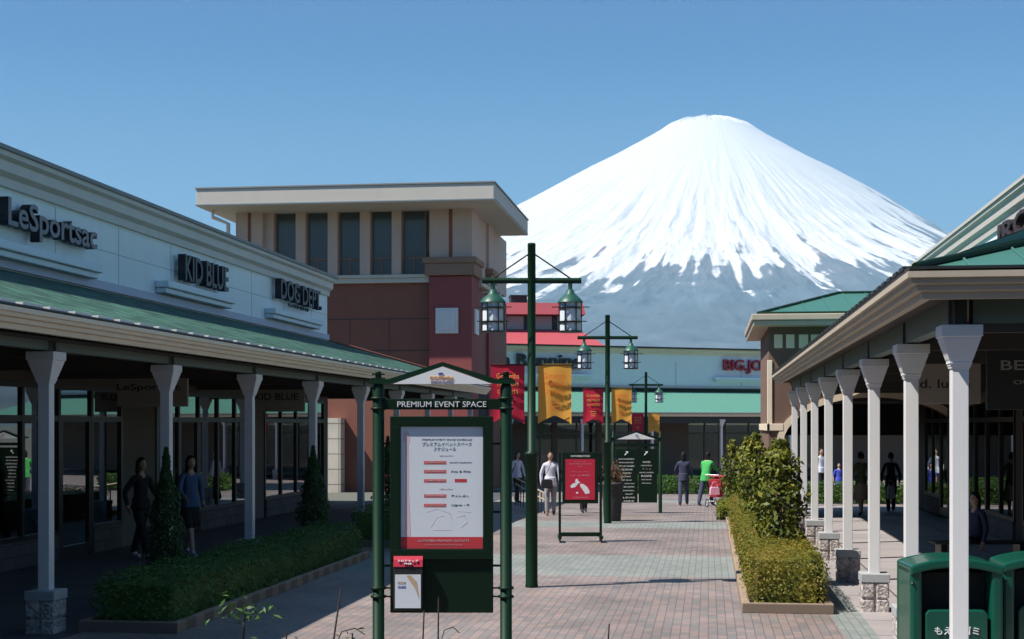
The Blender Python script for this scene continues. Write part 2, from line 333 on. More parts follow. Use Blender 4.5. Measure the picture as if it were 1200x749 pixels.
hx, hy = np.meshgrid(np.linspace(-160, 160, 60), np.linspace(-190, -24, 36)); hp_ = np.stack([hx.ravel(), hy.ravel(), np.zeros(hx.size)], 1)
hh_ = np.clip((-24-hp_[:, 1])/42, 0, 1)**1.3*22*np.clip((165-np.abs(hp_[:, 0]))/60, 0, 1)*(.75+.5*vnoise(hp_, .06, 2))-.05
mb = MB(); mb.add([(a, b, c) for (a, b, _), c in zip(hp_, hh_)], [(i*60+k, i*60+k+1, i*60+k+61, i*60+k+60) for i in range(35) for k in range(59)], 0, True)
M['hillside'] = mat('wooded_slope', (.035, .05, .022), .95, .4, .3, .6, 2); struct(mb.build('hill', 'hillside'))     # unseen slope added behind the camera to block low sky light
# ------------------------------------------------------------------ the snow covered mountain
def build_mountain():
    px, py = 15, 15270; sc = 15000/1700
    R = np.array([0, 14, 25, 36, 48, 70, 95, 118, 150, 195, 225, 250, 280, 330, 400, 500, 600, 750, 900, 1200, 1450])*sc
    D = np.array([4, 2.5, 1.5, 2.5, 6.5, 20, 34, 47, 63, 88, 104, 117, 134, 158, 186, 220, 248, 282, 306, 342, 361])*sc
    nr, na = 400, 1700
    r = np.concatenate([np.linspace(0, 2300, 110), np.linspace(2312, 6200, 230), np.linspace(6260, 12700, 60)])
    # more rays on the side that faces the camera
    a = np.linspace(-math.pi, math.pi, na, endpoint=False); a = a-.55*np.sin(a); ang = a-math.pi/2
    A, Rr = np.meshgrid(ang, r, indexing='ij'); base = 361*sc-np.interp(Rr, R, D)
    def fbm(u, v, seed, octs, lac=2.0):
        g = np.random.default_rng(seed); out = 0; amp = 1; tot = 0
        for k in range(octs):
            f = lac**k; N = 64
            lat = g.random((N, N)); x = (u*f) % N; y = (v*f) % N; xi = x.astype(int); yi = y.astype(int); fx = x-xi; fy = y-yi
            fx = fx*fx*(3-2*fx); fy = fy*fy*(3-2*fy); x1 = (xi+1) % N; y1 = (yi+1) % N
            out = out+amp*((lat[xi, yi]*(1-fx)+lat[x1, yi]*fx)*(1-fy)+(lat[xi, y1]*(1-fx)+lat[x1, y1]*fx)*fy); tot += amp; amp *= .55
        return out/tot
    tu = (A+math.pi)/(2*math.pi)*64+.37
    rid = 1-np.abs(2*fbm(tu*1.0, Rr/2600, 3, 6)-1)          # radial ribs
    fine = fbm(tu*4, Rr/700, 5, 5)
    X = px+Rr*np.cos(A); Y = py+Rr*np.sin(A)
    iso = fbm(X/420, Y/420, 9, 6)
    k = np.clip(Rr/1200, 0, 1)
    zz = base+(rid-.97)*k*np.interp(Rr, [0, 1400, 2500, 4500, 9000], [3, 5, 34, 120, 60])+(fine-.68)*k*np.interp(Rr, [0, 1500, 2800], [3, 5, 38])+(iso-.68)*k*np.interp(Rr, [0, 1500, 2800], [5, 8, 40])
    zz += np.where(Rr < 500, (fbm(tu*2, Rr/300, 21, 4)-.5)*40, 0)
    zz -= np.sin(np.clip(np.cos(A), 0, 1)*math.pi/2)**2*np.interp(Rr, [0, 300, 800, 1700, 2460, 3600, 6000, 9000], [0, 15, 40, 85, 170, 190, 120, 0])
    edge = np.clip((12700-Rr)/1500, 0, 1); zz = zz*edge-3*(1-edge)
    # where the snow lies: above a ragged line that drops in gullies and climbs on the right flank
    th = np.arctan2(X-px, -(Y-py))                        # 0 towards the camera, + to the right
    line = np.interp(th, [-3.2, -1.7, -1.1, -.7, -.35, 0, .35, .55, .7, .86, 1.0, 1.25, 1.6, 3.2], [1500, 1500, 900, 850, 980, 1120, 1160, 1350, 1560, 1830, 1990, 2120, 2420, 1500])
    tong = fbm(tu*2.6, Rr/3000, 31, 4)-.5; tong2 = fbm(tu*6.5, Rr/1300, 33, 7)-.5
    s = (zz-line)/300+tong*3.0+tong2*3.0+(iso-.5)*2.4-.3*(rid-.7)*3
    snow = np.clip(s*4+.5, 0, 1)
    upper = np.clip((zz-line-500)/300, 0, 1); streak = np.clip((fbm(tu*9, Rr/1700, 41, 5)-.66)*8, 0, 1)*.05
    snow = np.maximum(snow, upper*(1-streak))
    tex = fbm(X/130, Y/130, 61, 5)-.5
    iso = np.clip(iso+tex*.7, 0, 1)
    rock = np.stack([.13+.08*iso, .145+.075*iso, .165+.07*iso], -1)  # pale blue of the haze mixed into the rock colour
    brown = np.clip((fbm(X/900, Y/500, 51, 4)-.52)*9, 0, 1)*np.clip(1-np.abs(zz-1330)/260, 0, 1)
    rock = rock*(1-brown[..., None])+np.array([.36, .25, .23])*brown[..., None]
    hazed_forest = np.clip((1150-zz)/300, 0, 1)[..., None]; rock = rock*(1-hazed_forest)+np.array([.115, .145, .165])*hazed_forest*(.6+.8*iso[..., None])  # lower slopes coloured paler and bluer to stand in for haze
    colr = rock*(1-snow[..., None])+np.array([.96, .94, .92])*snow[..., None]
    n = na*nr; me = bpy.data.meshes.new('mountain'); V = np.stack([X, Y, zz], -1).reshape(-1, 3).astype(np.float32)
    I = np.arange(na)[:, None]*nr+np.arange(nr-1)[None, :]; J = (np.arange(na)+1)[:, None] % na*nr+np.arange(nr-1)[None, :]
    F = np.stack([I, I+1, J+1, J], -1).reshape(-1, 4).astype(np.int32)
    me.vertices.add(n); me.vertices.foreach_set('co', V.ravel()); q = len(F); me.loops.add(q*4); me.loops.foreach_set('vertex_index', F.ravel())
    me.polygons.add(q); me.polygons.foreach_set('loop_start', (np.arange(q)*4).astype(np.int32)); me.polygons.foreach_set('loop_total', np.full(q, 4, np.int32))
    me.polygons.foreach_set('use_smooth', np.ones(q, bool)); me.update(calc_edges=True)
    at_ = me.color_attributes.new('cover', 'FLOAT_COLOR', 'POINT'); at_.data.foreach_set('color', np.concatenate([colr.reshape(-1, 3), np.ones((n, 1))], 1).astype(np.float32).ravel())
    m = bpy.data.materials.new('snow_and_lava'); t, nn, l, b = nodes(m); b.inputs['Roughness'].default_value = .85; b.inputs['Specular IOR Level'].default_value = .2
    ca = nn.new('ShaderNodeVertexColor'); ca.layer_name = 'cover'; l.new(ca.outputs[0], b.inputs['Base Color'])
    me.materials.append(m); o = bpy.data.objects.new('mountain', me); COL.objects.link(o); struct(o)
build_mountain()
# the air between here and the mountain
hz = MB().box(-16000, 16000, -600, 29000, -2.5, 3420).build('haze', [], None)
hm = bpy.data.materials.new('air'); hm.use_nodes = True; hn = hm.node_tree; hn.nodes.remove(hn.nodes['Principled BSDF'])
pv = hn.nodes.new('ShaderNodeVolumePrincipled'); pv.inputs['Color'].default_value = (.39, .72, 1, 1); pv.inputs['Density'].default_value = 7.0e-5; pv.inputs['Anisotropy'].default_value = 0.0
hn.links.new(pv.outputs[0], hn.nodes['Material Output'].inputs['Volume']); hz.data.materials.append(hm); hz['kind'] = 'stuff'

# ------------------------------------------------------------------ arcade columns
def column(parent, x, y, z0=0.0, top=3.18):
    w = .068
    sh = MB().box(-w, w, -w, w, .47, top-.34).build('column', 'white', parent, .006, (x, y, z0)); sh.rotation_euler = (0, 0, 0)
    b = MB()
    for sx in (-1, 1):
        b.box(*sorted((sx*.010, sx*.17)), -.17, .17, .165, .365); b.box(*sorted((sx*.010, sx*.17)), -.17, .17, -.03, .15)
    b.box(-.15, .15, -.15, .15, -.03, .364)
    b.build('base', 'stonebase', sh, .02)
    MB().box(-.178, .178, -.178, .178, .366, .475).build('base_cap', 'capstone', sh, .008)
    c = MB(); prof = [(.078, top-.36), (.078, top-.345), (.084, top-.34), (.084, top-.325), (.092, top-.32), (.092, top-.295), (.098, top-.285), (.152, top-.115), (.152, top-.10), (.166, top-.095), (.166, top)]
    vs = []; fs = []
    for r, z in prof: vs += [(-r, -r, z), (r, -r, z), (r, r, z), (-r, r, z)]
    for i in range(len(prof)-1): fs += [(i*4+k, i*4+(k+1) % 4, i*4+4+(k+1) % 4, i*4+4+k) for k in range(4)]
    fs += [(3, 2, 1, 0), tuple(len(prof)*4-4+k for k in range(4))]
    c.add(vs, fs).build('capital', 'white', sh, .004)
    return sh
proto_col = [None]
def put_column(parent, x, y, z0=0.0):
    if proto_col[0] is None: proto_col[0] = column(parent, x, y, z0); return proto_col[0]
    c = copy_tree(proto_col[0], parent); c.location = (x, y, z0); return c

GUT = [(0, 0), (0, -.05), (-.03, -.055), (-.035, -.095), (-.075, -.105), (-.08, -.15), (-.12, -.16), (-.13, -.215), (-.20, -.215), (-.20, 0)]   # gutter profile, outwards and down
def glazing(parent, X, y0, y1, side, panes, z0=.46, zt=2.46, z1=3.02, door=None, gm='glass'):
    """one glazed shop front bay along Y; side is the direction it faces (+1 = +X)"""
    d = .05*side; f = MB(); ys = np.linspace(y0, y1, panes+1); xa, xb = sorted((X-d, X+d)); t = .045
    for i, y in enumerate(ys): f.box(xa, xb, y-t, y+t, 0 if door is not None and i in (door, door+1) else z0, z1)
    for z in (zt, z1): f.box(xa+.004, xb-.004, y0-t, y1+t, z-.05, z+.05)
    for i in range(panes):
        if i != door: f.box(xa+.004, xb-.004, ys[i], ys[i+1], z0-.02, z0+.06)
        else: f.box(xa+.006, xb-.006, ys[i]+t, ys[i]+t+.09, 0.02, zt-.05); f.box(xa+.006, xb-.006, ys[i+1]-t-.09, ys[i+1]-t, .02, zt-.05); f.box(xa+.008, xb-.008, ys[i]+t, ys[i+1]-t, .02, .22)
    wn = f.build('shop_window', 'frame', parent)
    MB().box(X-.006, X+.006, y0, y1, .02 if door is not None else z0, z1).build('pane', gm, wn)
    for i in range(panes):
        if i == door: continue
    return wn

# ------------------------------------------------------------------ left row of shops
XW = -11.2
shop = thing('shop_row', 'long pale blue shop row with green shingle canopy and three wall signs', 'building', (XW, 30, 0))
def P(mb, name, m, par=shop, bevel=0):
    o = mb.build(name, m, None, bevel); o.parent = par; o.matrix_parent_inverse = Matrix.Translation(par.location).inverted() if par.rotation_euler.z == 0 else par.matrix_basis.inverted(); return o
def hang(o, par): o.parent = par; o.matrix_parent_inverse = par.matrix_basis.inverted(); return o
Y0, Y1 = 5.0, 41.9
w = MB(); w.box(XW-.3, XW, Y0, Y1, 3.06, 6.3)
wall = P(w, 'wall', 'wall_blue')
j = MB()
for y in np.arange(7.5, 41, 2.72): j.box(XW-.002, XW+.004, y-.006, y+.006, 5.05, 6.12)
for y in (9,): j.box(XW-.002, XW+.0035, Y0, Y1, 5.60, 5.61)
P(j, 'panel_joint', 'joint')
c = MB(); prof = [(0, -.52), (.07, -.52), (.08, -.38), (.18, -.31), (.19, -.15), (.28, -.10), (.28, -.02), (0, -.02)]
c.prism(prof, (XW, Y0, 6.68), (1, 0, 0), (0, 0, 1), (0, Y1-Y0, 0)); P(c, 'cornice', 'cornice')
P(MB().box(XW-.3, XW+.33, Y0, Y1+.05, 6.662, 6.73), 'parapet_cap', 'cap')
P(MB().box(XW+.003, XW+.07, Y0, Y1, 4.86, 5.02), 'flashing', 'flash')
XE = -6.95
YE = Y1+4.25                                             # the canopy runs on past the shops and ends in a hip
r = MB(); r.add([(XW+.002, Y0, 4.84), (XE, Y0, 3.56), (XE, YE, 3.56), (XW+.002, Y1, 4.84)], [(0, 1, 2, 3)])
r.add([(XW+.002, Y1, 4.84), (XE, YE, 3.56), (XW-5, YE, 3.56), (XW-5, Y1, 4.84)], [(0, 1, 2, 3)])
r.add([(XW+.002, Y0, 4.77), (XE, Y0, 3.49), (XE, YE, 3.49), (XW+.002, Y1, 4.77)], [(3, 2, 1, 0)]); rf = P(r, 'roof', 'shingle')
P(MB().tube([(XW+.06, Y1+.05, 4.85), (XE, YE, 3.58)], .05, 8), 'hip_cap', 'brown')
snowg = MB()
for y in np.arange(Y0+.4, YE-.3, .62): snowg.box(XE-.10, XE-.02, y, y+.44, 3.585, 3.615)
P(snowg, 'snow_guard', 'white')
P(MB().box(XE-.13, XE-.005, Y0, YE-.05, 3.562, 3.583), 'roof_edge', 'darksteel')
g = MB(); g.prism(GUT, (XE+.03, Y0, 3.545), (1, 0, 0), (0, 0, 1), (0, YE-Y0, 0)); P(g, 'gutter', 'gutter')
P(MB().box(XW-5, XW-.002, Y1-.12, Y1, .0, 6.3), 'end_wall', 'beige')
LY = [8.2, 11.9, 15.65, 19.35, 23.05, 26.9, 30.75, 34.4, 38.3, 41.8, 45.3]
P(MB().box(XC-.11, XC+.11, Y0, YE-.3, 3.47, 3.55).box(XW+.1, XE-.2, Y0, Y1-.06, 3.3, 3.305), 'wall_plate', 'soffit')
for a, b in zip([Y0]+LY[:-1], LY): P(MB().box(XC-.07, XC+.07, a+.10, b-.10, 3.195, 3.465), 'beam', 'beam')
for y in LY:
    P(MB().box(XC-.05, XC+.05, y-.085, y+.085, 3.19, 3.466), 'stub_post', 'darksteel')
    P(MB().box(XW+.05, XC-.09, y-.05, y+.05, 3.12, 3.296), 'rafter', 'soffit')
for y in LY: hang(put_column(shop, XC, y), shop)
# shop fronts
segs = [(6, 13.4, 5, 2), (14.2, 20.6, 4, 1), (21.2, 26.6, 4, 2), (28.4, 34.6, 5, 1), (35.7, 41.4, 4, None)]
piers = MB(); prev = 5.0
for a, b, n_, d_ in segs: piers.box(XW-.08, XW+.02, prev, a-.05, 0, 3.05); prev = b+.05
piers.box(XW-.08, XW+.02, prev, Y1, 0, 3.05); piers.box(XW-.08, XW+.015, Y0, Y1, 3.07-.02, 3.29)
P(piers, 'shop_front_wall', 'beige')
for a, b, n_, d_ in segs:
    hang(glazing(None, XW, a, b, 1, n_, door=d_), shop)
    ys = np.linspace(a, b, n_+1); 
    for i0, i1 in ((0, n_ if d_ is None else d_), (n_ if d_ is None else d_+1, n_)):
        if i1 > i0: P(MB().box(XW-.10, XW+.06, ys[i0]+.05, ys[i1]-.05, 0, .44), 'stall_riser', 'sill')
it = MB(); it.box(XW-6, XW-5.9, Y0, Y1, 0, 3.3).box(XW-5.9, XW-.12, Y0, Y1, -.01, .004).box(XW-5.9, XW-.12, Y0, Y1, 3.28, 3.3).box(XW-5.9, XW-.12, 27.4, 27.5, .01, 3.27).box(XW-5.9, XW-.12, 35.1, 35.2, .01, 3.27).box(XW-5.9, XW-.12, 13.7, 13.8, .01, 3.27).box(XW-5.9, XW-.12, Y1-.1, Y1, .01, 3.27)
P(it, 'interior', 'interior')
M['downlight'] = emitmat('downlight', (1, .82, .55), 14)
for (x, y) in ((-12.6, 21.9), (-12.6, 22.9), (-12.6, 23.9), (-13.6, 25.6), (-12.8, 30.2), (-13.2, 32.6), (-12.7, 38)):
    o = MB().lathe([(.09, 0), (.10, .03), (.05, .05)], (x, y, 2.84)).build('ceiling_light', 'downlight'); hang(o, shop)
# things seen behind the glass
def shelf_unit(x, y, label, cols, g='display shelves behind the shop glass'):
    t = thing('display_shelf', label, 'shelf', (x, y, 0), 0, g)
    f = MB()
    for k in (-.7, .7): f.box(-.2, .2, k-.02, k+.02, 0, 1.9)
    f.build('frame', 'frame', t)
    for z in (.3, .8, 1.3, 1.8):
        MB().box(-.2, .2, -.68, .68, z, z+.03).build('shelf', 'taupe', t)
    for i, c in enumerate(cols):
        q = thing('handbag', c[1], 'bag', (x+.03, y-.45+.42*(i % 3), .83 if i < 3 else 1.33), 0, 'bags on the display shelves')
        b = MB(); b.prism([(-.15, 0), (.15, 0), (.11, .2), (-.11, .2)], (-.06, 0, 0), (0, 1, 0), (0, 0, 1), (.12, 0, 0)).build('body', c[0], q, .01)
        MB().tube([(0, .08*math.cos(a), .2+.12*math.sin(a)) for a in np.linspace(0, math.pi, 8)], .008, 6).build('handle', 'frame', q)
M['goods_tan'] = mat('tan_leather', (.35, .17, .08), .5, .2); M['goods_pink'] = mat('pink_leather', (.6, .15, .2), .5, .2); M['goods_cream'] = mat('cream_leather', (.6, .52, .4), .5, .2)
shelf_unit(-13.0, 24.6, 'dark framed display shelf with tan and pink bags behind shop glass', [('goods_tan', 'tan handbag on the shelf behind glass, beside a pink bag'), ('goods_pink', 'pink handbag on the middle board of the display shelf'), ('goods_cream', 'cream handbag on the middle board of the display shelf'), ('goods_tan', 'tan handbag alone on the upper board of the display shelf')])
def wall_sign(body, label, px0, px1, yt, yb, lpx, ly, front, side, off=.17, sub=None):
    a, b = at(px0, yt[0], X=XW+off), at(px1, yt[1], X=XW+off); al, bl = at(px0, yb[0], X=XW+off), at(px1, yb[1], X=XW+off)
    z1 = (a.z+b.z)/2; z0 = (al.z+bl.z)/2
    t = thing('shop_sign', label, 'sign', (XW, (a.y+b.y)/2, z0), 0, 'raised letter signs on the pale shop row')
    text('lettering', body, front, t, (off, 0, (z1-z0)/2), TOX, b.y-a.y, z1-z0, .085, side, bold=.018)
    c0, c1 = at(lpx[0], ly[0], X=XW+.25), at(lpx[1], ly[1], X=XW+.25); zz = (c0.z+c1.z)/2-z0; yc = (a.y+b.y)/2
    l = MB(); l.box(.004, .30, c0.y-yc, c1.y-yc, zz-.14, zz); l.box(.004, .23, c0.y-yc+.04, c1.y-yc-.04, zz-.25, zz-.142)
    l.build('ledge', 'trim_blue', t, .02)
    if sub: text('small_lettering', sub, front, t, (.12, .1, -.07), TOX, (b.y-a.y)*.5, .09, .02)
    return t
wall_sign('LeSportsac', 'large raised letters LeSportsac on ledge of the pale blue wall', 4, 109, (232, 262), (279, 297), (-8, 118), (280, 310), 'mauvesign', 'blacksign')
wall_sign('KID BLUE', 'narrow black raised letters KID BLUE on ledge of the pale blue wall', 213, 264, (299, 313), (330, 341), (195, 274), (328, 350), 'blacksign', 'blacksign')
wall_sign('DOG DEPT.', 'navy black raised letters DOG DEPT beside the brown tower', 326, 374, (327, 341), (353, 361), (321, 377), (361, 376), 'blacksign', 'blacksign', sub='GARMENT')
def hang_sign(name, label, body, x, y, w, h, z1, m, tm, lines=None, tw=.8, th=.1):
    t = thing(name, label, 'sign', (x, y, z1-h), 0)
    MB().box(-w/2, w/2, -.03, .03, 0, h).build('board', m, t, .008)
    MB().tube([(-w*.35, 0, h), (-w*.35, 0, 3.30-(z1-h))], .012, 6).tube([(w*.35, 0, h), (w*.35, 0, 3.30-(z1-h))], .012, 6).build('hanger', 'darksteel', t)
    for (bd, zc, wf, hh) in (lines or [(body, h*.55, tw, th)]): text('lettering', bd, tm, t, (-.05*w, -.033, zc), FRONT, w*wf, hh, .003, bold=.01)
    return t
M['creamboard'] = mat('cream_board', (.40, .36, .32), .6, .05)
hang_sign('hanging_sign', 'cream board reading LeSportsac hung under the left canopy', 'LeSportsac', -9.35, 23.6, 1.25, .58, 3.24, 'creamboard', 'blacktext', tw=.9, th=.14)
hang_sign('hanging_sign', 'cream board reading KID BLUE in spaced serif capitals under the left canopy', 'KID BLUE', -9.35, 30.95, 1.15, .6, 3.24, 'creamboard', 'blacktext', tw=.86, th=.15)

# ------------------------------------------------------------------ brown tower, beyond a sunlit gap
YT = 56.0
tw = thing('corner_tower', 'brown two storey corner tower with wide flat cream roof and tall grey windows', 'building', (-13.3, YT, -.3))
def T(mb, name, m, bevel=0): return P(mb, name, m, tw, bevel)
XT0, XT1, XP = -18.7, -9.27, at(503, Y=YT).x
T(MB().box(XT0-.6, XT1, YT+.33, 66.6, -.4, 7.95), 'wall', 'brown')
jj = MB()
for z in (5.3, 6.55): jj.box(-15.1, XP-.03, YT+.322, YT+.334, z-.016, z+.016)
jj.box(-14.14, -14.12, YT+.323, YT+.334, 5.3, 6.55).box(-12.54, -12.52, YT+.323, YT+.334, 4.0, 6.55)
T(jj, 'panel_joint', 'darksteel')
wx = [at(p, Y=YT+.15).x for p in (320.7, 346.5, 358, 384, 395.5, 421.7, 433.6, 459, 470, 498)]
zs, ztop = 8.28, 10.84
up = MB(); up.box(XT0, wx[0], YT+.13, YT+.8, zs, ztop)
for i in range(1, 9, 2): up.box(wx[i], wx[i+1], YT+.13, YT+.8, zs, ztop)
up.box(-11.5, XT1, YT+.67, 66.6, zs, ztop); up.box(XT0, -10.7, YT+.93, 66.5, zs, ztop)
T(up, 'upper_wall', 'pinkbeige', .012)
for i in range(0, 10, 2):
    a_, b_ = wx[i], wx[i+1]; W_ = thing('window', None, None); W_.parent = tw; W_.matrix_parent_inverse = tw.matrix_basis.inverted()
    MB().box(a_, b_, YT+.48, YT+.53, zs+.02, ztop-.02).build('pane', 'greywin', W_)
    f = MB(); f.box(a_+.003, b_-.003, YT+.44, YT+.477, 8.92, 8.99); f.box((a_+b_)/2-.03, (a_+b_)/2+.03, YT+.441, YT+.478, zs+.02, 8.919)
    f.box(a_+.002, a_+.06, YT+.43, YT+.479, zs+.02, 10.82).box(b_-.06, b_-.002, YT+.43, YT+.479, zs+.02, 10.82); f.build('glazing_bar', 'taupe', W_)
T(MB().box(XT0-.1, XP-.02, YT+.03, YT+.82, 8.15, 8.28).box(XT0-.05, XP-.02, YT+.1, YT+.82, 7.96, 8.147), 'sill_course', 'eave', .015)
T(MB().box(-9.87, -8.96, YT+1.75, 61.6, 8.15, 8.28).box(-9.87, -9.04, YT+1.75, 61.6, 7.96, 8.147), 'side_course', 'eave', .015)
for x0, x1, y0, y1 in ((XP, -9.16, YT, YT+1.67), (XP+1.3, -9.15, 60.4, 61.7)):
    T(MB().box(x0, x1, y0, y1, -.4, 8.18), 'pilaster', 'redbrown', .012)
    T(MB().box(x0-.16, x1+.13, y0-.16, y1+.13, 8.21, 8.68).box(x0-.24, x1+.21, y0-.24, y1+.21, 8.68, 8.91), 'pilaster_cap', 'taupe', .025)
    T(MB().box(x0, x1, y0+.03, y1, 8.913, ztop), 'upper_pilaster', 'pinkbeige', .012)
    xm = (x0+x1)/2; T(MB().box(xm-.07, xm+.07, y0+.018, y0+.04, 8.92, ztop-.01), 'stripe', 'brown')
T(MB().box(XT0, -17.6, YT-.07, YT+.129, zs, ztop), 'upper_pilaster', 'pinkbeige', .012)
T(MB().box(-18.2, -18.07, YT-.08, YT-.06, zs+.02, ztop-.01), 'stripe', 'brown')
pc = at(524, 376, Y=YT)
T(MB().box(pc.x-.45, pc.x+.45, YT-.09, YT-.003, pc.z-.5, pc.z+.5), 'plaque', 'white', .02)
T(MB().box(pc.x-.33, pc.x+.33, YT-.12, YT-.088, pc.z-.37, pc.z+.37), 'plaque_panel', 'white', .02)
T(MB().box(-9.158, -9.07, YT+.4, YT+1.27, pc.z-.5, pc.z+.5), 'side_plaque', 'white', .02)
T(MB().box(-19.67, -8.0, YT-1.93, 64.4, 10.817, 11.483), 'roof', 'eave', .02)
T(MB().box(-19.71, -7.96, YT-1.97, 64.44, 11.486, 11.54), 'roof_cap', 'cap')
T(MB().box(-19.70, -7.98, YT-1.95, 64.42, 10.86, 10.90), 'drip_groove', 'joint')
q = at(268, 258, Y=YT-.27); T(MB().tube([(q.x-.47, YT-.8, 10.79), (q.x-.47, YT-.8, 10.55), (q.x, YT-.33, 10.35), (q.x, YT-.33, 8.0)], .08, 10), 'downpipe', 'white')
T(MB().tube([(-9.0, YT+1.67, 7.68), (-8.27, YT+1.67, 7.68)], .027, 6).tube([(-9.0, YT+1.67, 7.48), (-8.27, YT+1.67, 7.48)], .027, 6).box(-8.31, -8.23, YT+1.64, YT+1.7, 7.35, 7.75), 'bracket', 'white')
T(MB().box(-9.269, -9.24, YT+1.75, 60.3, -.3, 3.6), 'side_opening', 'interior')
M['tilepier'] = brickmat('cream_tile', (.62, .56, .46), (.66, .6, .5), (.25, .22, .18), .9, .6, .02, axes='xz', bump=.3, off=0, var=.05)
px_ = at(392, Y=YT-.2).x; T(MB().box(px_-.28, px_+.28, YT-.35, YT+.32, -.4, 2.62), 'tile_pier', 'tilepier')
# ------------------------------------------------------------------ right row of shops
XWR, XER = 6.0, 1.62; RY0, RY1 = 12.0, 37.2
shr = thing('shop_row', 'white shop row with dark arcade and teal canopy roof at the right edge', 'building', (XWR, 24, 0))
def Q(mb, name, m, bevel=0): return P(mb, name, m, shr, bevel)
Q(MB().box(XWR, XWR+.3, 17, 46, 3.06, 6.5), 'wall', 'wall_blue')
c = MB(); c.prism([(-p[0]*.7, p[1]) for p in prof], (XWR, 17, 6.92), (1, 0, 0), (0, 0, 1), (0, 29, 0)); Q(c, 'cornice', 'eave')
Q(MB().box(XWR-.235, XWR+.3, 17, 46.05, 6.904, 6.97), 'parapet_cap', 'eave')
slope = .41
r = MB(); r.prism([(XER, 3.60), (XWR-.002, 3.6+slope*(XWR-XER)), (XWR-.002, 3.54+slope*(XWR-XER)), (XER, 3.54)], (0, RY0+4.4, 0), (1, 0, 0), (0, 0, 1), (0, RY1-RY0-4.4, 0))
E_ = (XER, RY0, 3.60); H_ = (XWR-.002, RY0+4.4, 3.6+slope*(XWR-XER))
r.add([E_, H_, (XER, RY0+4.4, 3.60)], [(0, 1, 2)]); Q(r, 'roof', 'tealroof')
h2 = 3.6+.286*4.38
Q(MB().add([(XER, RY0, 3.60), (XWR-.002, RY0, 3.60), (XWR-.002, RY0+4.38, h2)], [(0, 1, 2)]), 'hip_roof', 'tealroof')
Q(MB().add([(XER+.02, RY0+.02, 3.60), (XWR-.002, RY0+4.39, h2-.01), (XWR-.002, RY0+4.39, H_[2])], [(0, 1, 2)]), 'hip_flashing', 'tealroof')
Q(MB().tube([(XER+.03, RY0+.02, 3.625), (XWR-.05, RY0+4.33, h2+.01)], .035, 8), 'hip_cap', 'kiosk')
sm = MB()
for k in range(1, 9):
    x = XER+.48*k; sm.tube([(x, RY0+.02, 3.612), (x, RY0+.48*k-.03, 3.612+.286*(.48*k-.05))], .014, 6)
Q(sm, 'roof_seam', 'tealroof')
g = MB(); k = len(GUT); vs = []
for st_ in range(3):
    for p in GUT: vs.append(((XER-.03-p[0], RY1, 3.585+p[1]), (XER-.03-p[0], RY0-.03-p[0], 3.585+p[1]), (XER+5, RY0-.03-p[0], 3.585+p[1]))[st_])
g.add(vs, [(i, i+k, (i+1) % k+k, (i+1) % k) for i in range(k)]+[(i+k, i+2*k, (i+1) % k+2*k, (i+1) % k+k) for i in range(k)]+[tuple(range(k)), tuple(range(3*k-1, 2*k-1, -1))]); Q(g, 'gutter', 'gutter_tan')
Q(MB().box(XER-.02, XER+.10, RY0-.01, RY1, 3.60, 3.625).box(XER+.1, 6.6, RY0-.02, RY0+.08, 3.601, 3.626), 'roof_edge', 'darksteel')
tl = MB()
for y in np.arange(RY0+.3, RY1, .42): tl.box(XER-.03, XER+.08, y, y+.27, 3.628, 3.66)
Q(tl, 'snow_guard', 'darksteel')
RY = [12.55, 15.45, 18.85, 22.35, 25.85, 29.2, 32.5, 35.9]
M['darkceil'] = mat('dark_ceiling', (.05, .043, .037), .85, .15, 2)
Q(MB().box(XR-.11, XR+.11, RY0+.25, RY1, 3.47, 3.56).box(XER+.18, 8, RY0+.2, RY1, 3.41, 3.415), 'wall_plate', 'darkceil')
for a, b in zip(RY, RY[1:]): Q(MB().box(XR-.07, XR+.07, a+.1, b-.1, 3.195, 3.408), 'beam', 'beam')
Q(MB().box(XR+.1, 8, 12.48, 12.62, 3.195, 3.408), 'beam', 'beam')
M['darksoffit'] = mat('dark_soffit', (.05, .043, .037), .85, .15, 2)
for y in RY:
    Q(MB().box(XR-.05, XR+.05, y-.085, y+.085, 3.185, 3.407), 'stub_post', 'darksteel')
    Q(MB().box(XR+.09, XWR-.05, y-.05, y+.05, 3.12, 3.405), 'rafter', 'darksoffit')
for y in RY: hang(put_column(shr, XR, y), shr)
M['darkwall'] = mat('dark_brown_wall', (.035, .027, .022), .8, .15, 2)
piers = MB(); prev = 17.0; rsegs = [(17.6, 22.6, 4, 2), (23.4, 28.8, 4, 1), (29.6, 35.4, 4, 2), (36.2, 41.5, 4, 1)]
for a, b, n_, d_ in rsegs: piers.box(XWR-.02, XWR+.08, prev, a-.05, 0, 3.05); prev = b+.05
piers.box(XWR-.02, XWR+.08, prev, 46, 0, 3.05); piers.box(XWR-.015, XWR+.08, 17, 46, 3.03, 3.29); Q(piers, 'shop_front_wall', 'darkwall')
for a, b, n_, d_ in rsegs:
    hang(glazing(None, XWR, a, b, -1, n_, door=d_, gm='glass_dark'), shr); ys = np.linspace(a, b, n_+1); 
    for i0, i1 in ((0, d_), (d_+1, n_)):
        if i1 > i0: Q(MB().box(XWR-.06, XWR+.1, ys[i0]+.05, ys[i1]-.05, 0, .44), 'stall_riser', 'sill')
Q(MB().box(XWR+5.9, XWR+6, 16, 46, 0, 3.3).box(XWR+.12, XWR+5.9, 16, 46, -.01, .004).box(XWR+.12, XWR+5.9, 16, 46, 3.28, 3.3).box(XWR+.12, XWR+5.9, 16, 16.1, .01, 3.27).box(XWR+.12, XWR+5.9, 23, 23.1, .01, 3.27).box(XWR+.12, XWR+5.9, 29.1, 29.2, .01, 3.27).box(XWR+.12, XWR+5.9, 45.8, 45.9, .01, 3.27), 'interior', 'interior')
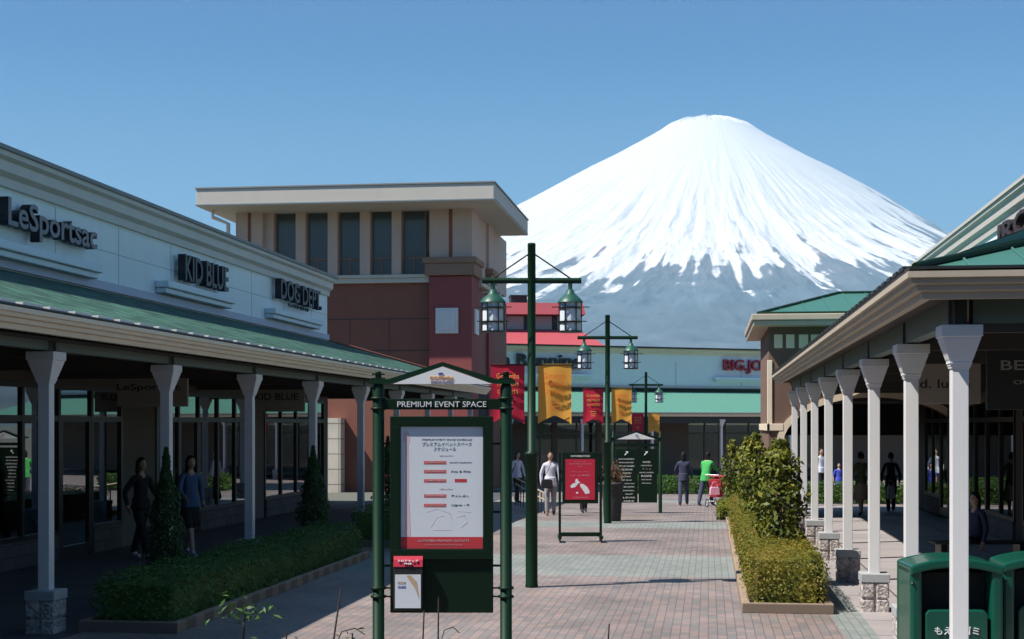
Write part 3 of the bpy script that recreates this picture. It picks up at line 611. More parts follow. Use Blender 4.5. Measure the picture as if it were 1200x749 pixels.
# a letter sign on the upper wall
a, b = at(1176, 271, X=XWR-.2), at(1214, 259, X=XWR-.2)
t = thing('shop_sign', 'dark red brown raised letters high on the white upper wall at the right edge', 'sign', (XWR, (a.y+b.y)/2, (a.z+b.z)/2))
M['brownsign'] = mat('brown_sign', (.022, .008, .008), .5, .2)
text('lettering', 'IRO', 'brownsign', t, (-.2, 0, .0), TONX, a.y-b.y, .42, .12, 'brownsign', bold=.02)
MB().box(-.3, -.004, -1.5, 1.5, -.52, -.38).box(-.22, -.004, -1.4, 1.4, -.62, -.522).build('ledge', 'white', t, .02)
M['blackboard'] = mat('black_board', (.012, .011, .012), .6, .2); M['dimtext'] = mat('pale_print', (.30, .29, .27), .6, .05)
q0, q1 = at(1145, 393, Z=16), at(1257, 475, Z=16)
hang_sign('hanging_sign', 'black board reading BEAMS in spaced pale capitals under the right canopy', '', (q0.x+q1.x)/2, 15.9, 1.08, .78, 3.29, 'blackboard', 'dimtext', lines=[('BEAMS', .47, .64, .105), ('OUTLET', .29, .40, .045)])
q0 = at(1098, 445, Z=21.5)
hang_sign('hanging_sign', 'dim cream board with small black lettering hung behind the right columns', '', q0.x+.1, q0.y, 1.05, .62, 3.28, 'creamboard', 'blacktext', lines=[('nd. ludie', .30, .8, .13)])

# ------------------------------------------------------------------ brown gatehouse closing the right arcade
GY = 37.6; gh = thing('gatehouse', 'small taupe gatehouse with arch and green hipped roof beyond the right columns', 'building', (3.4, GY, 0))
def G(mb, name, m, bevel=0): return P(mb, name, m, gh, bevel)
gx0, gx1 = 1.53, 7.5
poly = [(gx0, 2.3), (gx0, 4.85), (gx1, 4.85), (gx1, 0), (6.4, 0), (6.4, 1.9)]
cx, rx, rz_ = 4.15, 2.25, 1.15
arch = [(cx+rx*math.cos(a), 1.9+rz_*math.sin(a)) for a in np.linspace(0, math.pi, 21)]
poly = [(gx0, 0), (gx0, 4.85), (gx1, 4.85), (gx1, 0)]+[(cx+rx, 0)]+arch+[(cx-rx, 0)]
G(MB().prism(poly, (0, GY, 0), (1, 0, 0), (0, 0, 1), (0, .5, 0)), 'wall', 'gatetaupe')
G(MB().box(gx0+.002, gx0+.45, GY+.5, 43.5, 0, 4.85), 'side_wall', 'gatetaupe'); G(MB().box(gx1-.45, gx1, GY+.5, 43.5, 0, 4.85), 'side_wall', 'gatetaupe')
at_ = MB(); N_ = 21
pi_ = [(cx+rx*math.cos(a), 1.9+rz_*math.sin(a)) for a in np.linspace(0, math.pi, N_)]; po_ = [(cx+(rx+.17)*math.cos(a), 1.9+(rz_+.17)*math.sin(a)) for a in np.linspace(0, math.pi, N_)]
for i in range(N_-1): at_.prism([pi_[i], po_[i], po_[i+1], pi_[i+1]], (0, GY-.05, 0), (1, 0, 0), (0, 0, 1), (0, .12, 0))
G(at_, 'arch_trim', 'gutter'); G(MB().box(gx0-.05, cx-rx, GY-.06, GY+.1, 2.2, 2.38).box(gx0-.06, gx0+.03, GY-.06, 43, 2.2, 2.38).box(gx0-.035, gx0+.09, GY-.035, GY+.1, 2.381, 4.0), 'band', 'gutter', .01)  # cream corner strip above the band paints in the sunlit wall edge
for p0, p1 in ((907, 917), (921, 931), (936, 947), (950, 960), (965, 975), (980, 990), (995, 1005)):
    a, b = at(p0, 392, Y=GY), at(p1, 408, Y=GY); G(MB().box(a.x, b.x, GY-.03, GY-.001, b.z, a.z), 'cream_panel', 'gutter', .01)
ev = MB(); e0 = at(883, 372, Y=GY-.6).x
ev.box(e0, gx1+.5, GY-.6, 44, 4.85, 4.98).box(e0-.05, gx1+.55, GY-.65, 44.05, 4.98, 5.14); G(ev, 'eave', 'gutter_tan', .02)
rx0, rx1, ry0, ry1, rz0 = e0+.12, gx1+.45, GY-.5, 43.9, 5.145
ap0, ap1 = (rx0+2.3, 40.6, 5.95), (rx1-2.3, 40.6, 5.95)
hr = MB(); hr.add([(rx0, ry0, rz0), (rx1, ry0, rz0), (rx1, ry1, rz0), (rx0, ry1, rz0), ap0, ap1], [(0, 1, 5, 4), (1, 2, 5), (2, 3, 4, 5), (3, 0, 4)]); G(hr, 'roof', 'tealroof')
hc = MB()
for a, b in (((rx0, ry0, rz0), ap0), ((rx1, ry0, rz0), ap1), (ap0, ap1), ((rx0, ry1, rz0), ap0)): hc.tube([Vector(a)+Vector((0, 0, .02)), Vector(b)+Vector((0, 0, .02))], .045, 8)
hc.tube([(rx0, ry0, rz0+.02), (rx1, ry0, rz0+.02)], .04, 6); G(hc, 'ridge_cap', 'pole')
sm = MB()
for k in range(1, 12):
    x = rx0+.6*k; f = min(1, (x-rx0)/2.3); f = min(f, (rx1-x)/2.3)
    if f > .05: sm.tube([(x, ry0, rz0+.01), (x, ry0+(40.6-ry0)*f, rz0+.01+.805*f)], .015, 5)
G(sm, 'roof_seam', 'tealroof')
G(MB().box(gx0+.46, gx1-.46, 43.2, 43.4, 2.05, 4.8).box(gx0+.46, gx1-.46, GY+.52, 43.19, 2.95, 3.05), 'back_lintel', 'interior')  # dark lintel and ceiling added to darken the view through the arch
# ------------------------------------------------------------------ far shop building across the square
fa, fb = at(560, Z=70.0), at(905, Z=76.2); fd = (fb-fa); FL = fd.length; fang = math.atan2(fd.y, fd.x); GF = gz(72)
far = thing('shop_building', 'pale blue shop building with ribbed green canopy closing the far end', 'building', (fa.x, fa.y, GF), fang)
def F(mb, name, m, bevel=0): return mb.build(name, m, far, bevel)         # local frame: x along the front, y into the building
F(MB().box(-14, 40, 3.6, 4.0, 3.3, 6.8), 'wall', 'wall_blue')
j = MB()
for x in np.arange(.6, 34, 4.05): j.box(x-.012, x+.012, 3.59, 3.602, 5.0, 6.3)
F(j, 'panel_joint', 'joint')
c = MB(); c.prism([(-p[0]*.8, p[1]*.62) for p in prof], (-14, 3.6, 6.98), (0, 1, 0), (0, 0, 1), (54, 0, 0)); F(c, 'cornice', 'gutter')
F(MB().box(-14, 40, 3.25, 4.0, 6.97, 7.05), 'parapet_cap', 'darksteel')
F(MB().box(-14, 40, 3.5, 3.597, 4.86, 5.0), 'flashing', 'cornice'); F(MB().box(-14, 40, 3.4, 3.598, 4.62, 4.855), 'roof_junction', 'kiosk')
F(MB().prism([(-.5, 3.52), (3.598, 4.72), (3.598, 4.64), (-.5, 3.44)], (-14, 0, 0), (0, 1, 0), (0, 0, 1), (54, 0, 0)), 'roof', 'ribroof')
F(MB().prism([(p[0]*-1, p[1]) for p in GUT], (-14, -.53, 3.53), (0, 1, 0), (0, 0, 1), (54, 0, 0)), 'gutter', 'gutter')
F(MB().box(-14, 40, -.1, .1, 2.98, 3.44), 'beam', 'darksteel')
F(MB().box(-14, 40, 4.05, 12, 3.3, 3.4).box(-14, 40, 9, 9.1, 0, 3.3).box(-14, 40, 4.1, 9, -.01, .01), 'interior', 'interior')
def fx(px, off=0.0):   # local x at which a photo column meets the plane lying off metres behind the canopy front
    u = (px-600)/FPX; d = Vector((u*CA-SA, CA+u*SA)); e2 = Vector((math.cos(fang), math.sin(fang))); a2 = Vector((fa.x, fa.y))+Vector((-e2.y, e2.x))*off
    return (a2.x*d.y-a2.y*d.x)/(d.x*e2.y-d.y*e2.x)
fcol = [fx(512), fx(597), fx(682), fx(764), fx(845), fx(926)]
for x in fcol:
    c = copy_tree(proto_col[0], far); c.matrix_parent_inverse = Matrix.Identity(4); c.location = (x, 0, 0)
prev = -14
for a, b in [(fx(a, 3.6), fx(b, 3.6)) for a, b in ((530, 556), (560, 598), (618, 648), (652, 700), (704, 738), (747, 752), (806, 846), (850, 905), (912, 960))]:
    a += .05; b -= .05
    F(MB().box(prev, a, 3.6, 3.9, 0, 3.3), 'shop_front_wall', 'farwall'); prev = b
    f = MB(); f.box(a, b, 3.62, 3.7, .45, .53).box(a, b, 3.62, 3.7, 2.4, 2.48).box(a, b, 3.62, 3.7, 3.22, 3.3).box((a+b)/2-.04, (a+b)/2+.04, 3.621, 3.699, .53, 3.22)
    o = F(f, 'shop_window', 'frame'); MB().box(a, b, 3.655, 3.665, .5, 3.25).build('pane', 'glass_dark', o); MB().box(a, b, 3.6, 3.75, 0, .45).build('sill', 'sill', o)
F(MB().box(prev, 40, 3.6, 3.9, 0, 3.3), 'shop_front_wall', 'farwall')
def far_sign(body, label, p0, p1, zt, zb, m, grp=None):
    x0, x1 = fx(p0, 3.45), fx(p1, 3.45)
    o = Vector((fa.x, fa.y, GF)); e = Vector((math.cos(fang), math.sin(fang), 0)); nrm = Vector((-math.sin(fang), math.cos(fang), 0))
    t = thing('shop_sign', label, 'sign', o+e*(x0+x1)/2+nrm*3.6+Vector((0, 0, zb)), fang)
    text('lettering', body, m, t, (0, -.15, (zt-zb)/2), FRONT, x1-x0, zt-zb, .08, 'blacksign' if m == 'blacksign' else 'redsign', bold=.02)
    MB().box(-(x1-x0)/2-.6, (x1-x0)/2+.6, -.3, -.005, -.34, -.2).box(-(x1-x0)/2-.5, (x1-x0)/2+.5, -.22, -.005, -.45, -.342).build('ledge', 'trim_blue', t, .02)
far_sign('sh Running', 'black raised letters sh Running on the far pale shop wall', 577, 681, 6.56, 5.74, 'blacksign')
far_sign('BIG.JOHN', 'crimson raised letters BIG.JOHN on the far pale shop wall', 848, 917, 6.46, 5.68, 'redsign')
# red roofed building behind it
ra = at(520, Z=98); rb = thing('red_roof_building', 'low tower with two red roofs standing behind the far shops', 'building', (ra.x, ra.y, -.7), fang*.4)
k = 98/1700
def RX(p): return (p-520)*k
def RZ(y): return EYE+(498-y)*k+.7
B = lambda mb, n_, m_: mb.build(n_, m_, rb)
B(MB().box(RX(505), RX(684), 2, 11, 0, RZ(384)), 'wall', 'beige')
B(MB().add([(RX(480), -1.5, RZ(411)), (RX(716), -1.5, RZ(411)), (RX(716), 14, RZ(411)), (RX(480), 14, RZ(411)), (RX(505), 1.9, RZ(384)), (RX(684), 1.9, RZ(384)), (RX(684), 11, RZ(384)), (RX(505), 11, RZ(384))], [(0, 1, 5, 4), (1, 2, 6, 5), (2, 3, 7, 6), (3, 0, 4, 7), (3, 2, 1, 0)]), 'roof', 'redroof')
B(MB().box(RX(505), RX(684), 2.3, 10.8, RZ(384), RZ(365)), 'upper_wall', 'darksteel')
for p0, p1 in ((538, 558), (566, 592), (597, 617), (628, 651), (658, 680)):
    o = MB().box(RX(p0), RX(p1), 2.22, 2.31, RZ(383), RZ(367)).build('window', 'capstone', rb)
B(MB().add([(RX(500), 1.2, RZ(366)), (RX(690), 1.2, RZ(366)), (RX(690), 12, RZ(366)), (RX(500), 12, RZ(366)), (RX(503), 1.5, RZ(352)), (RX(687), 1.5, RZ(352)), (RX(687), 12, RZ(352)), (RX(503), 12, RZ(352))], [(0, 1, 5, 4), (1, 2, 6, 5), (2, 3, 7, 6), (3, 0, 4, 7), (4, 5, 6, 7), (3, 2, 1, 0)]), 'upper_roof', 'redroof')
B(MB().box(RX(604), RX(624), 4, 6, RZ(352), RZ(340)).box(RX(603), RX(625), 3.9, 6.1, RZ(340), RZ(339)), 'roof_hatch', 'darksteel')

# ------------------------------------------------------------------ street lamps with banners
def lamp_post(x, y, label, z0=0.0):
    t = thing('street_lamp', label, 'street lamp', (x, y, z0), YAW, 'green twin lantern lamps along the walkway')
    MB().lathe([(.09, 0), (.095, .02), (.088, .05), (.086, 1.9), (.10, 1.91), (.10, 1.95), (.06, 1.97), (.058, 4.95), (.062, 4.955), (.05, 4.985)], n=18).build('pole', 'pole', t)
    a = MB(); a.tube([(-.72, 0, 4.44), (.72, 0, 4.44)], .042, 12); a.build('arm', 'pole', t)
    s = MB()
    for sx in (-1, 1): s.tube([(sx*.05, 0, 4.82), (sx*.57, 0, 4.47)], .012, 6)
    s.build('stay', 'kiosk', t)
    for sx in (-1, 1):
        L = bpy.data.objects.new('lantern', None); COL.objects.link(L); L.parent = t; L.location = (sx*.56, 0, 0); L.empty_display_size = .1
        MB().tube([(0, 0, 4.41), (0, 0, 4.29)], .03, 8).lathe([(.19, 4.12), (.185, 4.135), (.15, 4.18), (.10, 4.225), (.06, 4.26), (.05, 4.31), (.0, 4.32)], n=20).build('cap', 'coppergreen', L)
        MB().lathe([(.15, 3.71), (.15, 4.12)], n=12, smooth=False).build('glass', 'lampglass', L)
        f = MB()
        for k in range(6):
            q = 2*math.pi*(k+.5)/6-math.pi/2; c_, s2 = math.cos(q)*.162, math.sin(q)*.162; f.tube([(c_, s2, 3.69), (c_, s2, 4.13)], .009, 6)
        for z, rr2 in ((3.70, .175), (3.84, .17), (4.045, .17)):
            f.lathe([(rr2-.02, z-.012), (rr2, z-.012), (rr2, z+.012), (rr2-.02, z+.012)], n=20, smooth=False)
        for z, e in ((3.84, .23), (4.045, .27)): f.tube([(-e, -.165, z), (e, -.165, z)], .008, 6)
        f.build('cage', 'frame', L)
    f = MB()
    for z in (3.22, 2.52): f.tube([(-.60, 0, z), (.62, 0, z)], .011, 6) if z > 3 else None
    f.build('banner_rod', 'kiosk', t)
    return t
def banner(x, y, z0, sx, m, tm, label):
    """a hanging cloth with a swallow tail, its own thing"""
    t = tag(bpy.data.objects.new('banner', None), label, 'banner', 'red and yellow banners on the lamps'); COL.objects.link(t)
    w, h = .49, .88; cx = sx*(.335 if sx > 0 else .345); t.location = (x, y, z0); t.rotation_euler = (0, 0, YAW)
    nx, nz = 14, 14; vs = []; fs = []
    for side in (-1, 1):
        for i in range(nz+1):
            for k in range(nx+1):
                u = k/nx; v = i/nz; bot = 2.36+.13*(1-abs(2*u-1))**.8; z = 3.235+(bot-3.235)*v
                yy = .008*math.sin(u*7+v*2+sx)*(.3+v)+side*.0025+.03*v*math.sin(v*2)
                vs.append((cx+(u-.5)*w*(1-.02*math.sin(3*v)), yy, z))
    A = (nx+1)*(nz+1)
    for s_ in (0, 1):
        for i in range(nz):
            for k in range(nx):
                a = s_*A+i*(nx+1)+k; f = (a, a+1, a+nx+2, a+nx+1); fs.append(f if s_ else tuple(reversed(f)))
    mb = MB(); mb.add(vs, fs, 0, True); mb.build('cloth', m, t)
    for bd, z, ww, hh in (('Gotemba', 3.06, .33, .075), ('PREMIUM', 2.94, .30, .055), ('OUTLETS', 2.83, .30, .055), ('ふじ', 2.60, .13, .06), ('さくら', 2.52, .16, .05)):
        if bd in ('ふじ', 'さくら'): continue
        text('lettering', bd, tm, t, (cx, -.028, z), FRONT, ww, hh, .003)
    e = MB()   # the faded emblem near the foot of the cloth
    for k in range(3): e.box(cx-.07+.01*k, cx+.07-.01*k, -.03, -.026, 2.66-.05*k, 2.675-.05*k)
    e.build('emblem', tm, t)
    return t
lam = []
for (px, py, Z, lb, which) in ((623, 688, 21.03, 'nearest green twin lantern lamp, standing beside the event space board', 'the nearest lamp'), (712, 613, 34.74, 'green twin lantern lamp rising behind the rolling information stand', 'the lamp behind the information stand'), (757, 560, 61.6, 'most distant green twin lantern lamp, behind the directory board', 'the most distant lamp')):
    p = at(px, Z=Z); z0 = gz(p.y); lam.append((p, z0))
    if len(lam) == 1: L0 = lamp_post(p.x, p.y, lb, z0)
    else:
        c = copy_tree(L0); c.location = (p.x, p.y, z0); c['label'] = lb
    banner(p.x, p.y, z0, -1, 'redcloth', 'goldtext', 'red swallowtail banner with gold lettering on '+which)
    banner(p.x, p.y, z0, 1, 'yellowcloth', 'orangetext', 'yellow swallowtail banner with orange lettering on '+which)

# ------------------------------------------------------------------ event space board
kp = at(518, Z=13); kc = thing('notice_board', 'dark green event space board on two posts with white gable and poster', 'notice board', (kp.x, kp.y, 0), YAW)
u_ = 13/FPX
def kx(p): return (p-518)*u_
def kz(y): return EYE+(498-y)*u_
for sx, p in ((-1, 443.5), (1, 593)):
    x = kx(p); b = MB(); r0 = .053
    b.lathe([(.07, 0), (.07, .02), (r0, .03), (r0, kz(455)), (r0*.8, kz(451)), (.03, kz(449)), (.026, kz(437)), (.03, kz(436)), (.0, kz(435))], (x, 0, 0), n=18)
    po = b.build('post', 'pole', kc)
    MB().box(x-.055, x+.055, -.03, .03, kz(439.5), kz(437.8)).box(x-.06, x+.06, -.03, .03, kz(445.5), kz(443)).build('finial', 'kiosk', po)
    b = MB()
    for y in (467, 479, 689, 699): b.lathe([(.06, -.012), (.07, -.01), (.07, .01), (.06, .012)], (x, 0, kz(y)), n=18)
    b.build('collar', 'kiosk', po)
gy = MB(); h_ = .06
pts = [(kx(433), kz(450)), (kx(458), kz(450)), (kx(519), kz(429)), (kx(580), kz(450)), (kx(604), kz(450)), (kx(604), kz(445)), (kx(582), kz(444.5)), (kx(519), kz(424.5)), (kx(456), kz(444.5)), (kx(433), kz(445))]
gy.prism(pts, (0, -.06, 0), (1, 0, 0), (0, 0, 1), (0, .12, 0)); gy.build('gable_rail', 'pole', kc)
MB().prism([(kx(461), kz(450.2)), (kx(577), kz(450.2)), (kx(519), kz(430))], (0, -.064, 0), (1, 0, 0), (0, 0, 1), (0, .1, 0)).build('gable_panel', 'whitetext', kc)
text('lettering', 'GOTEMBA', 'goldtext', kc, (kx(518), -.067, kz(443.2)), FRONT, .215, .030, .002)
text('lettering', 'PREMIUM OUTLETS', 'palered', kc, (kx(518), -.067, kz(447.2)), FRONT, .20, .015, .002)
MB().prism([(.024*math.cos(a), .014*math.sin(a)) for a in np.linspace(0, math.pi, 9)], (kx(517), -.069, kz(438.8)), (1, 0, 0), (0, 0, 1), (0, .005, 0)).build('emblem', 'blueprint', kc)
hb = MB(); hb.box(kx(440), kx(597), -.035, .035, kz(480), kz(467.5)); hb.build('header_board', 'kiosk', kc, .004)
text('lettering', 'PREMIUM EVENT SPACE', 'whitetext', kc, (kx(518), -.040, kz(473.8)), FRONT, 104*u_, 6.6*u_, .003, bold=.0)
kb = MB(); kb.box(kx(457.5), kx(578), -.02, .06, kz(718), kz(488)); kb.build('case', 'kiosk', kc, .006)
fr = MB()
for a, b, c_, d in ((457.5, 578, 488, 499.5), (457.5, 578, 643.5, 655), (457.5, 469.5, 499.5, 643.5), (566.5, 578, 499.5, 643.5)):
    fr.box(kx(a)+.001, kx(b)-.001, -.05, -.0202, kz(d)+.0005, kz(c_)-.0005)
fr.build('case_frame', 'kiosk', kc, .004)
ps = MB().box(kx(470), kx(566), -.026, -.0203, kz(643), kz(500)).build('poster', 'paper', kc)
y_ = -.0262
ft = MB().box(kx(470)+.002, kx(566)-.002, y_-.001, y_+.001, kz(643)+.002, kz(629)).build('footer', 'redprint', ps)
text('lettering', 'GOTEMBA PREMIUM OUTLETS', 'palered', ft, (kx(520), y_-.0022, kz(633.5)), FRONT, 60*u_, 2.4*u_, .0008)
text('lettering', 'www.premiumoutlets.co.jp', 'palered', ft, (kx(520), y_-.0022, kz(638.5)), FRONT, 44*u_, 1.4*u_, .0008)
M['greyprint'] = mat('grey_print', (.20, .20, .27), .5, .05)
text('lettering', 'PREMIUM EVENT SPACE SCHEDULE', 'greyprint', ps, (kx(524), y_, kz(515.2)), FRONT, 58*u_, 2.2*u_, .0012)
text('lettering', 'プレミアムイベントスペース', 'greyprint', ps, (kx(524), y_, kz(520.5)), FRONT, 58*u_, 4.6*u_, .0012, bold=.01)
text('lettering', 'スケジュール', 'greyprint', ps, (kx(521.5), y_, kz(526.3)), FRONT, 26*u_, 4.4*u_, .0012, bold=.01)
text('lettering', '3月-MARCH', 'palered', ps, (kx(523), y_, kz(534)), FRONT, 16*u_, 2*u_, .0012)
text('lettering', '4月-APRIL', 'palered', ps, (kx(523), y_, kz(573)), FRONT, 16*u_, 2*u_, .0012)
M['datebox'] = mat('coral_print', (.62, .13, .12), .5, .05)
for i, yy in enumerate((542, 552.5, 563.3, 581, 592)):
    MB().box(kx(497), kx(523), y_-.001, y_+.001, kz(yy+2), kz(yy-1.8)).build('date_box', 'datebox', ps)
    text('lettering', ('3/20(金)-22(日)', '3/27(金)-29(日)', '3/28(土)-29(日)', '4/4(土)-5(日)', '4/11(土)-12(日)')[i], 'paper', ps, (kx(510), y_-.0018, kz(yy)), FRONT, 20*u_, 1.6*u_, .0008)
    if i != 2: text('lettering', ('OUTLET COLLECTION', 'Ana & Kite', '', 'P.t.L.d.i..', 'Ligue - R')[i], 'greyprint' if i == 0 else 'blacktext', ps, (kx(540), y_, kz(yy)), FRONT, (26, 23, 1, 21, 21)[i]*u_, (1.5, 2.4, 1, 2.4, 3)[i]*u_, .0012)
MB().box(kx(533), kx(547), y_-.001, y_+.001, kz(565), kz(561.2)).build('stamp', 'redprint', ps)
mp = MB()      # sketch map at the foot of the poster and the pale spire drawn down its left side
for pts in ([(500, 600), (512, 596), (528, 602), (530, 610)], [(505, 618), (512, 606), (520, 604)], [(535, 606), (545, 604), (548, 612), (540, 618)], [(508, 621), (530, 621)], [(536, 599), (552, 600)]):
    mp.tube([(kx(a), y_, kz(b)) for a, b in pts], .0011, 4)
mp.build('map_drawing', 'palered', ps)
sp_ = [(474.5, 628), (481.5, 628), (480, 590), (479.2, 575), (479.5, 545), (478.8, 520), (480.5, 517), (480, 508), (477, 505), (476.2, 503), (475.5, 505), (473.5, 508), (473, 517), (475, 520), (475.5, 545), (475.6, 575)]
MB().prism([(kx(a), kz(b)) for a, b in sp_], (0, y_-.0008, 0), (1, 0, 0), (0, 0, 1), (0, .0016, 0)).build('tower_drawing', 'palered', ps)
MB().box(kx(443), kx(593), -.012, .012, kz(689.8), kz(688.2)).box(kx(443), kx(593), -.012, .012, kz(699.8), kz(698.2)).build('cross_rail', 'kiosk', kc)
bk = MB()
for y in (520, 600, 663):
    for a, b in ((446, 458), (577, 591)): bk.box(kx(a), kx(b), .0, .02, kz(y+1.2), kz(y-1.2))
bk.build('bracket', 'kiosk', kc)
sc_ = MB()
for p, q_ in ((488, 658), (536, 658), (570, 658), (574, 520), (574, 620)): sc_.lathe([(.008, 0), (.006, .006), (0, .007)], (0, 0, 0), 8)
# leaflet box hung on the case
lb = thing('leaflet_box', 'red topped clear leaflet box fixed low on the event space board', 'leaflet box', at(479, Z=13)+Vector((0, 0, kz(714))), YAW)
def lz(y): return (714-y)*u_
hw = 17*u_
MB().box(-hw, hw, -.10, -.024, 0, lz(663)).build('holder', 'blackboard', lb, .004)
MB().prism([(-.022, lz(648)), (-.085, lz(655)), (-.105, lz(663)), (-.022, lz(663))], (-hw, 0, 0), (0, 1, 0), (0, 0, 1), (2*hw, 0, 0)).build('lid', 'redsign', lb)
text('lettering', 'フロアマップ', 'whitetext', lb, (0, -.1, lz(656.2)), (math.radians(60), 0, 0), 24*u_, 2.6*u_, .004)
text('lettering', 'FREE', 'whitetext', lb, (0, -.108, lz(659.4)), (math.radians(60), 0, 0), 9*u_, 1.6*u_, .004)
lf = MB().box(-15*u_, 15*u_, -.107, -.1005, lz(711), lz(672)).build('leaflet', 'paper', lb)
M['tanprint'] = mat('tan_print', (.55, .38, .25), .5, .1)
MB().prism([(3*u_, lz(672.5)), (10*u_, lz(680)), (13*u_, lz(700)), (8*u_, lz(688)), (4*u_, lz(682)), (-2*u_, lz(673))], (0, -.109, 0), (1, 0, 0), (0, 0, 1), (0, .0025, 0)).build('leaflet_drawing', 'tanprint', lf)
text('lettering', 'FLOOR', 'tanprint', lf, (-7*u_, -.108, lz(681.5)), FRONT, 9*u_, 3*u_, .001); text('lettering', 'GUIDE', 'blueprint', lf, (-7*u_, -.108, lz(686.5)), FRONT, 9*u_, 2.6*u_, .001)
# ------------------------------------------------------------------ rolling information stand
ip = at(680, Z=29.16); ib = thing('information_stand', 'rolling dark green information stand with crimson poster on castors', 'sign', (ip.x, ip.y, 0), YAW)
v_ = 29.16/FPX
def ix_(p): return (p-680)*v_
def iz(y): return EYE+(498-y)*v_
for p in (656, 704):
    MB().box(ix_(p)-.025, ix_(p)+.025, -.025, .025, .1, iz(531)).build('upright', 'kiosk', ib, .004)
MB().box(ix_(656), ix_(704), -.03, .03, .11, .19).box(ix_(655)-.02, ix_(655)+.05, -.25, .25, .08, .13).box(ix_(705)-.05, ix_(705)+.02, -.25, .25, .08, .13).build('foot_frame', 'kiosk', ib, .004)
for p in (656, 704):
    for y in (-.22, .22):
        MB().tube([(ix_(p)-.015, y, .04), (ix_(p)+.015, y, .04)], .04, 12).box(ix_(p)-.022, ix_(p)+.022, y-.02, y+.02, .06, .09).build('castor', 'frame', ib)
MB().box(ix_(659), ix_(701), -.04, .04, iz(590), iz(530)).build('panel', 'kiosk', ib, .005)
text('lettering', 'INFORMATION', 'whitetext', ib, (0, -.043, iz(534.5)), FRONT, 22*v_, 2.2*v_, .002, bold=.01)
pp = MB().box(ix_(662.5), ix_(697), -.046, -.0402, iz(585.5), iz(538)).build('poster', 'posterred', ib)
M['pinkprint'] = mat('pink_print', (.75, .35, .38), .5, .05)
for bd, y, ww, hh in (('インフォメーション', 541, 15, 1.6), ('Special Information 2013', 543.8, 26, 1.5), ('まで', 546.4, 5, 1.8), ('アウトレット セール', 553, 20, 1.6), ('3/20 - 4/5 開催中', 557, 24, 1.6), ('GOTEMBA OUTLETS', 583, 18, 1.4)):
    text('lettering', bd, 'pinkprint', pp, (0, -.047, iz(y)), FRONT, ww*v_, hh*v_, .001)
sh = MB(); sh.prism([(ix_(a), iz(b)) for a, b in ((668, 570), (671, 566.5), (674, 566), (674.2, 562), (676.5, 561), (678, 564), (680, 565.5), (677, 567), (674.5, 570.5), (670, 572))], (0, -.049, 0), (1, 0, 0), (0, 0, 1), (0, .0025, 0))
sh.prism([(ix_(a), iz(b)) for a, b in ((679.5, 567), (683, 567), (688, 570.5), (690.5, 575), (690.8, 578), (686, 579), (682.5, 573.5), (680, 570.5))], (0, -.049, 0), (1, 0, 0), (0, 0, 1), (0, .0025, 0))
sh.box(ix_(675), ix_(677.5), -.048, -.046, iz(578.5), iz(576.5)); sh.build('map_drawing', 'whitetext', pp)
# ------------------------------------------------------------------ directory board
dp_ = at(748, Z=40); db = thing('directory_board', 'dark green store directory with white name list and small gable', 'directory board', (dp_.x, dp_.y, gz(dp_.y)), YAW)
d_ = 40/FPX; dz0 = gz(dp_.y)
def dx_(p): return (p-748)*d_
def dzz(y): return EYE+(498-y)*d_-dz0
for p in (718.5, 773.8): MB().lathe([(.055, 0), (.05, .03), (.05, dzz(511)), (.025, dzz(510)), (.022, dzz(506)), (0, dzz(505.5))], (dx_(p), 0, 0), 14).build('post', 'pole', db)
MB().prism([(dx_(a), dzz(b)) for a, b in ((713, 514.5), (722, 514.5), (745.5, 506.8), (769, 514.5), (778, 514.5), (778, 512.5), (770, 512.5), (745.5, 504.6), (722, 512.5), (713, 512.5))], (0, -.06, 0), (1, 0, 0), (0, 0, 1), (0, .12, 0)).build('gable_rail', 'kiosk', db)
MB().prism([(dx_(723), dzz(514.8)), (dx_(768), dzz(514.8)), (dx_(745.5), dzz(507))], (0, -.064, 0), (1, 0, 0), (0, 0, 1), (0, .1, 0)).build('gable_panel', 'whitetext', db)
MB().lathe([(.03, 0), (.03, .005)], (0, 0, 0), 8).build('emblem', 'blueprint', db).location = (dx_(745.5), -.067, dzz(509.8))
MB().box(dx_(719), dx_(774), -.03, .03, dzz(523.5), dzz(520)).build('header_rail', 'kiosk', db)
for a, b in ((722, 747), (748.5, 770)): MB().box(dx_(a), dx_(b), -.03, .03, dzz(589), dzz(526)).build('panel', 'kiosk', db, .004)
names = ['BANANA REPUBLIC', 'BROOKS BROTHERS', 'COLE HAAN', 'ADIDAS', 'COACH', 'BEAMS', 'KID BLUE', 'LeSportsac', 'BIG JOHN', 'DIESEL', 'GAP', 'LEVIS', 'NIKE']
for i, nm in enumerate(names): text('lettering', nm, 'whitetext', db, (dx_(734)+(.07 if i > 6 else 0), -.034, dzz(538+4.1*i)), FRONT, (18, 17, 18, 14, 11, 10, 12, 13, 12, 13, 9, 14, 12)[i]*d_, (1.5, 1.3, 1.8, 1.9, 1.7, 1.4, 1.3, 1.7, 2, 1.2, 1.3, 1.6, 1.6)[i]*d_, .002, bold=.01)
for i, nm in enumerate(['SHOES', 'NAUTICA', 'T . L . J', 'RALPH LAUREN', 'ROPE', 'cafe & restaurant', 'information']): text('lettering', nm, 'whitetext', db, (dx_(757.5), -.034, dzz(541.5+4.1*i)), FRONT, (9, 13, 9, 16, 12, 12, 11)[i]*d_, (1.8, 1.3, 1.4, 1.3, 2.2, 1.2, 1.2)[i]*d_, .002, bold=.01)
ar = MB()
for p in (734, 757): ar.tube([(dx_(p-2), -.034, dzz(533.5)), (dx_(p+1.6), -.034, dzz(529.5))], .012, 5).box(dx_(p-1), dx_(p+2), -.036, -.032, dzz(529.8), dzz(529)).box(dx_(p+1.4), dx_(p+2), -.0355, -.0325, dzz(531.5), dzz(529.8))
ar.build('arrow', 'whitetext', db)
